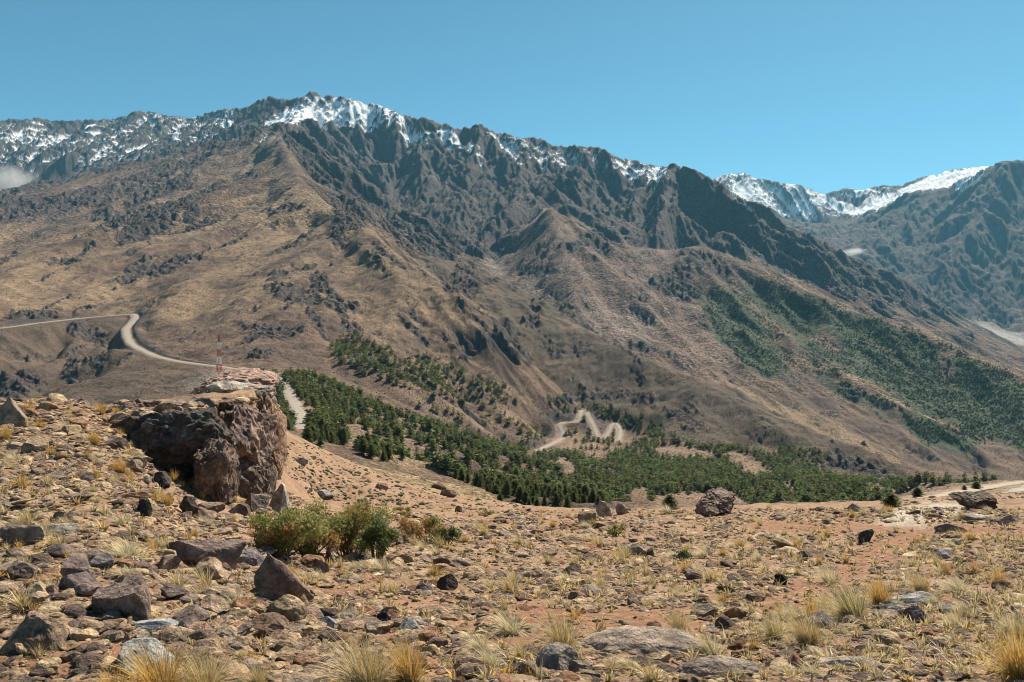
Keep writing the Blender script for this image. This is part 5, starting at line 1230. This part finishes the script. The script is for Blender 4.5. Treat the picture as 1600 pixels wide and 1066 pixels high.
# more tufts, one by one up to the limit, the smallest as one mass
n = 2600
su = rng.uniform(-100, 1700, n); sv = rng.uniform(625, 1066, n)
lo = np.interp(su, [0, 130, 200, 300, 400, 500, 700, 1000, 1400, 1600], [626, 630, 648, 700, 775, 787, 799, 797, 794, 797])
den = np.interp(su, [0, 400, 600, 800, 1600], [.35, .3, .35, .9, 1.0]) * (1 - .8 * np.clip(m_samp(fp, np.clip(su, 0, 1599), sv), 0, 1)) * np.clip(.5 + 1.6 * fbm(su / 90, sv / 40, 640, 3), .05, 1) * np.interp(sv, [620, 850, 1000, 1066], [1, .9, .25, .1])
ok = (sv > lo) & (rng.random(n) < den)
su, sv = su[ok], sv[ok]; pz = hit(su, sv)
ok = pz[:, 1] < 75; su, sv, pz = su[ok], sv[ok], pz[ok]
hh = np.clip(rng.lognormal(math.log(.17), .35, len(su)), .08, .36) * np.interp(pz[:, 1], [4, 12, 40], [.5, .85, 1.7])
order = np.argsort(-hh / pz[:, 1]); su, sv, pz, hh = su[order], sv[order], pz[order], hh[order]
def grass_region(u, v):
    if u < 430: return 'left rubble slope'
    if u < 800: return 'rubble right of the bushes'
    if u < 1150: return 'stony crest in the middle'
    if v < 860: return 'right part of the crest'
    return 'right stony path'
NTI = 300 - len(TUFTS)
for i in range(min(NTI, len(su))):
    kind = ['small', 'smallgold', 'small', 'pale'][int(rng.integers(0, 4))]
    reg = grass_region(su[i], sv[i]); word = {'small': 'straw', 'smallgold': 'golden', 'pale': 'pale spreading'}[kind]
    place_tuft(kind, pz[i], hh[i], rng.uniform(1.0, 1.6), 'one of the small ' + word + ' tufts scattered on the ' + reg, 'small ' + word + ' tufts on the ' + reg)
VV_, FF_, CC_, off_ = [], [], [], 0
mini = [tuft(2100 + k, 26, .08, STRAW, .7, .6, .12, 0, 2) for k in range(4)] + [tuft(2110 + k, 26, .08, GOLD, .7, .6, .12, 0, 2) for k in range(2)]
i0_ = min(NTI, len(su)); 
n = 11000
eu = rng.uniform(-60, 1660, n); ev = rng.uniform(640, 1066, n)
lo = np.interp(eu, [0, 130, 200, 300, 400, 500, 700, 1000, 1400, 1600], [626, 630, 648, 700, 775, 787, 799, 797, 794, 797])
den = np.interp(eu, [0, 400, 600, 800, 1100, 1250, 1600], [.14, .14, .18, .42, .5, 1.0, 1.0]) * (1 - .85 * np.clip(m_samp(fp, np.clip(eu, 0, 1599), ev), 0, 1)) * np.interp(ev, [620, 800, 900, 1066], [.6, 1, .6, .25])
ok = (ev > lo) & (rng.random(n) < den); ep = hit(eu[ok], ev[ok]); ep = ep[ep[:, 1] < 90]
eh = rng.uniform(.06, .16, len(ep)) * np.interp(ep[:, 1], [4, 12, 50], [.7, 1, 2.0])
ap = np.concatenate([pz[i0_:], ep]); ah_ = np.concatenate([hh[i0_:], eh]); pick = np.where(ap[:, 0] / ap[:, 1] > .1, rng.integers(0, 4, len(ap)), rng.integers(0, 6, len(ap)))
for q in range(6):
    i = np.where(pick == q)[0]
    tv, tf, tc = mini[q]
    wd = ah_[i] * rng.uniform(1, 1.8, len(i))
    v, f, cc = instances(tv, tf, tc, ap[i], rotz(rng.uniform(0, 6.28, len(i))), np.stack([wd, wd, ah_[i]], -1), rng.uniform(.8, 1.15, (len(i), 1)) * np.ones(3))
    VV_.append(v); FF_.append(f + off_); CC_.append(cc); off_ += len(v)
tag(link('dry_grass', mesh_np('dry_grass', np.concatenate(VV_), np.concatenate(FF_), np.concatenate(CC_), M_GRASS)), 'thin dry grass growing between the foreground stones', 'grass', kind='stuff')
print('grass', len(su), round(time.time() - T0, 1))
# ------------------------------------------------------------------ bushes
def bush(u, v, wpx, hpx, label, seed, nleaf=5200, dry=.25, cols=None, lobes=9):
    r = np.random.default_rng(seed)
    p = hit(u, v)[0]; y = p[1]
    W_, H_ = wpx / F * y * 1.08, hpx / F * y * .9; lobes = int(lobes * 1.6)
    root = tag(link('bush', None, None, tuple(p)), label, 'bush'); root.empty_display_size = .2
    cen = []
    Vs, Fs = [], []
    def tube(a, b, r0, r1):
        n = len(Vs); d = (b - a) / (np.linalg.norm(b - a) + 1e-9)
        s = np.cross(d, [.2, .9, .3]); s /= np.linalg.norm(s); t = np.cross(d, s)
        for q, rr in ((a, r0), (b, r1)):
            for k in range(4):
                Vs.append(q + (s * math.cos(k * 1.571) + t * math.sin(k * 1.571)) * rr)
        for k in range(4):
            l = (k + 1) % 4
            Fs.append((n + k, n + l, n + 4 + l)); Fs.append((n + k, n + 4 + l, n + 4 + k))
    for k in range(lobes):
        a = r.uniform(0, 6.28); rr = r.uniform(.1, .46)
        c_ = np.array([math.cos(a) * rr * W_, math.sin(a) * rr * W_ * .7, H_ * r.uniform(.25, .82)])
        cen.append((c_, r.uniform(.09, .18) * W_, r.uniform(.10, .22) * H_ * 1.3))
        b0 = np.array([c_[0] * .25, c_[1] * .25, -.02]); mid = (b0 + c_) / 2 + r.normal(0, .04 * W_, 3)
        tube(b0, mid, .010, .007); tube(mid, c_, .007, .004)
        for _ in range(7):
            e = c_ + r.normal(0, 1, 3) * [cen[-1][1] * .7, cen[-1][1] * .7, cen[-1][2] * .7]
            tube(mid * .4 + c_ * .6, e, .004, .0018)
    # leaves
    which = r.integers(0, lobes, nleaf)
    cc = np.array([cen[k][0] for k in which]); rx_ = np.array([cen[k][1] for k in which]); rz_ = np.array([cen[k][2] for k in which])
    dirs = r.normal(size=(nleaf, 3)); dirs /= np.linalg.norm(dirs, axis=1)[:, None]
    rad = r.random(nleaf) ** .45
    pos = cc + dirs * rad[:, None] * np.stack([rx_, rx_, rz_], -1)
    pos += .02 * r.normal(size=pos.shape)
    pos[:, 2] = np.maximum(pos[:, 2], .02)
    ls = r.uniform(.010, .020, nleaf) * (y / 10) ** .5
    a1 = r.normal(size=(nleaf, 3)); a1[:, 2] += .6; a1 /= np.linalg.norm(a1, axis=1)[:, None]
    a2 = np.cross(a1, r.normal(size=(nleaf, 3))); a2 /= np.linalg.norm(a2, axis=1)[:, None]
    LV = np.stack([pos - a1 * ls[:, None], pos + a2 * ls[:, None] * .5, pos + a1 * ls[:, None] * 1.1, pos - a2 * ls[:, None] * .5], 1)
    LF = (np.array([(0, 1, 2), (0, 2, 3)])[None] + (np.arange(nleaf) * 4)[:, None, None]).reshape(-1, 3)
    base = np.array(cols if cols is not None else [(.22, .24, .07), (.16, .195, .058), (.28, .26, .08)])
    col = base[r.integers(0, len(base), nleaf)] * r.uniform(.7, 1.3, (nleaf, 1))
    drylobe = r.random(lobes) < dry
    dr = (r.random(nleaf) < .10) | (drylobe[which] & (r.random(nleaf) < .7))
    col[dr] = np.array([(.38, .20, .07)]) * r.uniform(.7, 1.2, (dr.sum(), 1))
    link('foliage', mesh_np('foliage', LV.reshape(-1, 3), LF, np.repeat(col, 4, 0), M_LEAF), root)
    V = np.array(Vs)
    link('stem', mesh_np('stem', V, np.array(Fs), np.full(V.shape, 1.0) * np.array([.13, .085, .06]), M_BARK), root)
    return root
bush(435, 868, 125, 84, 'large olive green bush in front of the crags, leftmost of the bushes', 3001, 12000, .3, lobes=13)
bush(478, 872, 90, 62, 'low leafy bush filling the gap between the two large bushes', 3006, 7500, .35, lobes=8)
bush(545, 872, 125, 98, 'tallest green bush with rusty twigs inside, in the middle of the group', 3002, 15000, .3, lobes=14)
bush(588, 878, 60, 78, 'dark green bush at the right end of the big group', 3003, 6500, .1, [(.10, .15, .05), (.13, .18, .06)], lobes=7)
bush(668, 848, 78, 44, 'small rounded bush with orange dry twigs, right of the big group', 3004, 6000, .5, lobes=9)
bush(698, 852, 40, 32, 'small dark green bush touching the orange-twigged one', 3005, 1500, .0, [(.06, .10, .03)], lobes=5)
bush(638, 806, 44, 14, 'low green shrub on the slope edge behind the small bush', 3007, 900, .1, lobes=5)
bush(962, 838, 26, 22, 'tiny green bush below the crest boulders', 3008, 700, .1, lobes=5)
bush(1066, 876, 26, 18, 'tiny blue-green plant among middle right stones', 3009, 500, .0, [(.04, .09, .05)], lobes=4)
bush(755, 806, 30, 9, 'flat green shrub on the crest in front of the plantation', 3010, 500, .2, lobes=4)
# ------------------------------------------------------------------ lattice mast
def mast(u, v, hpx):
    p = P(u, v, 300.0); p[2] = max(p[2], float(zat(p[0], p[1])) - .1)
    Hm_ = hpx / F * p[1]
    root = tag(link('radio_mast', None, None, tuple(p)), 'slim red and white lattice mast on the pink knoll beside the road', 'mast')
    root.empty_display_size = 1
    nb = 5
    for k in range(nb):
        z0, z1 = Hm_ * k / nb, Hm_ * (k + 1) / nb
        Vs, Fs = [], []
        def bar(a, b, r0):
            n = len(Vs); a = np.array(a); b = np.array(b); d = (b - a) / np.linalg.norm(b - a)
            s = np.cross(d, [.31, .9, .2]); s /= np.linalg.norm(s); t = np.cross(d, s)
            for q in (a, b):
                for j in range(4): Vs.append(q + (s * math.cos(j * 1.571) + t * math.sin(j * 1.571)) * r0)
            for j in range(4):
                l = (j + 1) % 4
                Fs.append((n + j, n + l, n + 4 + l)); Fs.append((n + j, n + 4 + l, n + 4 + j))
        def hw(z): return .15 + .70 * (1 - z / Hm_)
        cor = [(-1, -1), (1, -1), (1, 1), (-1, 1)]
        for (a, b) in cor: bar((a * hw(z0), b * hw(z0), z0), (a * hw(z1), b * hw(z1), z1), .11)
        for st in range(2):
            za, zb = z0 + (z1 - z0) * st / 2, z0 + (z1 - z0) * (st + 1) / 2
            for q in range(4):
                a, b = cor[q], cor[(q + 1) % 4]
                bar((a[0] * hw(za), a[1] * hw(za), za), (b[0] * hw(zb), b[1] * hw(zb), zb), .05)
                bar((b[0] * hw(za), b[1] * hw(za), za), (a[0] * hw(zb), a[1] * hw(zb), zb), .05)
                bar((a[0] * hw(zb), a[1] * hw(zb), zb), (b[0] * hw(zb), b[1] * hw(zb), zb), .05)
        red = k % 2 == 0
        V = np.array(Vs)
        o = link('mast_section', mesh_np('mast_section', V, np.array(Fs), np.full(V.shape, 1.0) * (np.array([.58, .14, .08]) if red else np.array([.72, .70, .66])), M_PAINT), root)
        o['label'] = 'red lattice section' if red else 'white lattice section'
mast(342, 581, 58)
# ------------------------------------------------------------------ mist wisps and haze
def mist(loc, size, dens, label, seed):
    V, Fs = ICO[3]
    m = bpy.data.materials.new('mist'); m.use_nodes = True
    nt = m.node_tree; nt.nodes.clear()
    out = node(nt, 'ShaderNodeOutputMaterial'); pv = node(nt, 'ShaderNodeVolumePrincipled')
    pv.inputs['Color'].default_value = (.93, .95, .97, 1); pv.inputs['Anisotropy'].default_value = .3
    tc = node(nt, 'ShaderNodeTexCoord'); nz = node(nt, 'ShaderNodeTexNoise')
    nz.inputs['Scale'].default_value = 1.6; nz.inputs['Detail'].default_value = 4; nz.inputs['Distortion'].default_value = .6
    nt.links.new(tc.outputs['Object'], nz.inputs['Vector'])
    ln = node(nt, 'ShaderNodeVectorMath', operation='LENGTH'); nt.links.new(tc.outputs['Object'], ln.inputs[0])
    mr = node(nt, 'ShaderNodeMapRange'); mr.inputs[1].default_value = 1.0; mr.inputs[2].default_value = .15; mr.inputs[3].default_value = -.5; mr.inputs[4].default_value = .35
    nt.links.new(ln.outputs['Value'], mr.inputs[0])
    ad = node(nt, 'ShaderNodeMath', operation='ADD'); nt.links.new(nz.outputs['Fac'], ad.inputs[0]); nt.links.new(mr.outputs[0], ad.inputs[1])
    m2 = node(nt, 'ShaderNodeMapRange'); m2.inputs[1].default_value = .42; m2.inputs[2].default_value = 1.0; m2.inputs[3].default_value = 0; m2.inputs[4].default_value = dens
    nt.links.new(ad.outputs[0], m2.inputs[0]); nt.links.new(m2.outputs[0], pv.inputs['Density'])
    nt.links.new(pv.outputs[0], out.inputs['Volume'])
    o = link('mist', mesh_np('mist', V, Fs, None, m), None, tuple(loc)); o.scale = size
    return tag(o, label, 'mist', kind='stuff')
mist(P(2, 290, 2900), (260, 130, 140), .022, 'white mist wisp drifting at the left edge below the snow', 1)
mist(P(1335, 393, 5000), (120, 100, 45), .02, 'small white mist wisp in the side valley at the right', 2)
if HAZE:
    m = bpy.data.materials.new('haze'); m.use_nodes = True
    nt = m.node_tree; nt.nodes.clear()
    out = node(nt, 'ShaderNodeOutputMaterial'); pv = node(nt, 'ShaderNodeVolumePrincipled')
    pv.inputs['Color'].default_value = (.26, .70, 1.0, 1); pv.inputs['Density'].default_value = HAZE_D; pv.inputs['Anisotropy'].default_value = 0.0
    nt.links.new(pv.outputs[0], out.inputs['Volume'])
    x1, y0, y1, z0, z1 = 10500, -80, 9300, bz - 1, float(max(Z.max(), 900)) + 25
    x1 = 13100; y0 = -13100; y1 = 13100
    V = np.array([[sx * x1, yy, zz] for sx in (-1, 1) for yy in (y0, y1) for zz in (z0, z1)])
    Fs = np.array([[0, 1, 3, 2], [4, 6, 7, 5], [0, 4, 5, 1], [2, 3, 7, 6], [0, 2, 6, 4], [1, 5, 7, 3]])
    tag(link('haze', mesh_np('haze', V, Fs, None, m)), 'thin blue haze over the distant mountains', 'haze', kind='stuff')
print('done', round(time.time() - T0, 1), 'objects', len(bpy.data.objects))
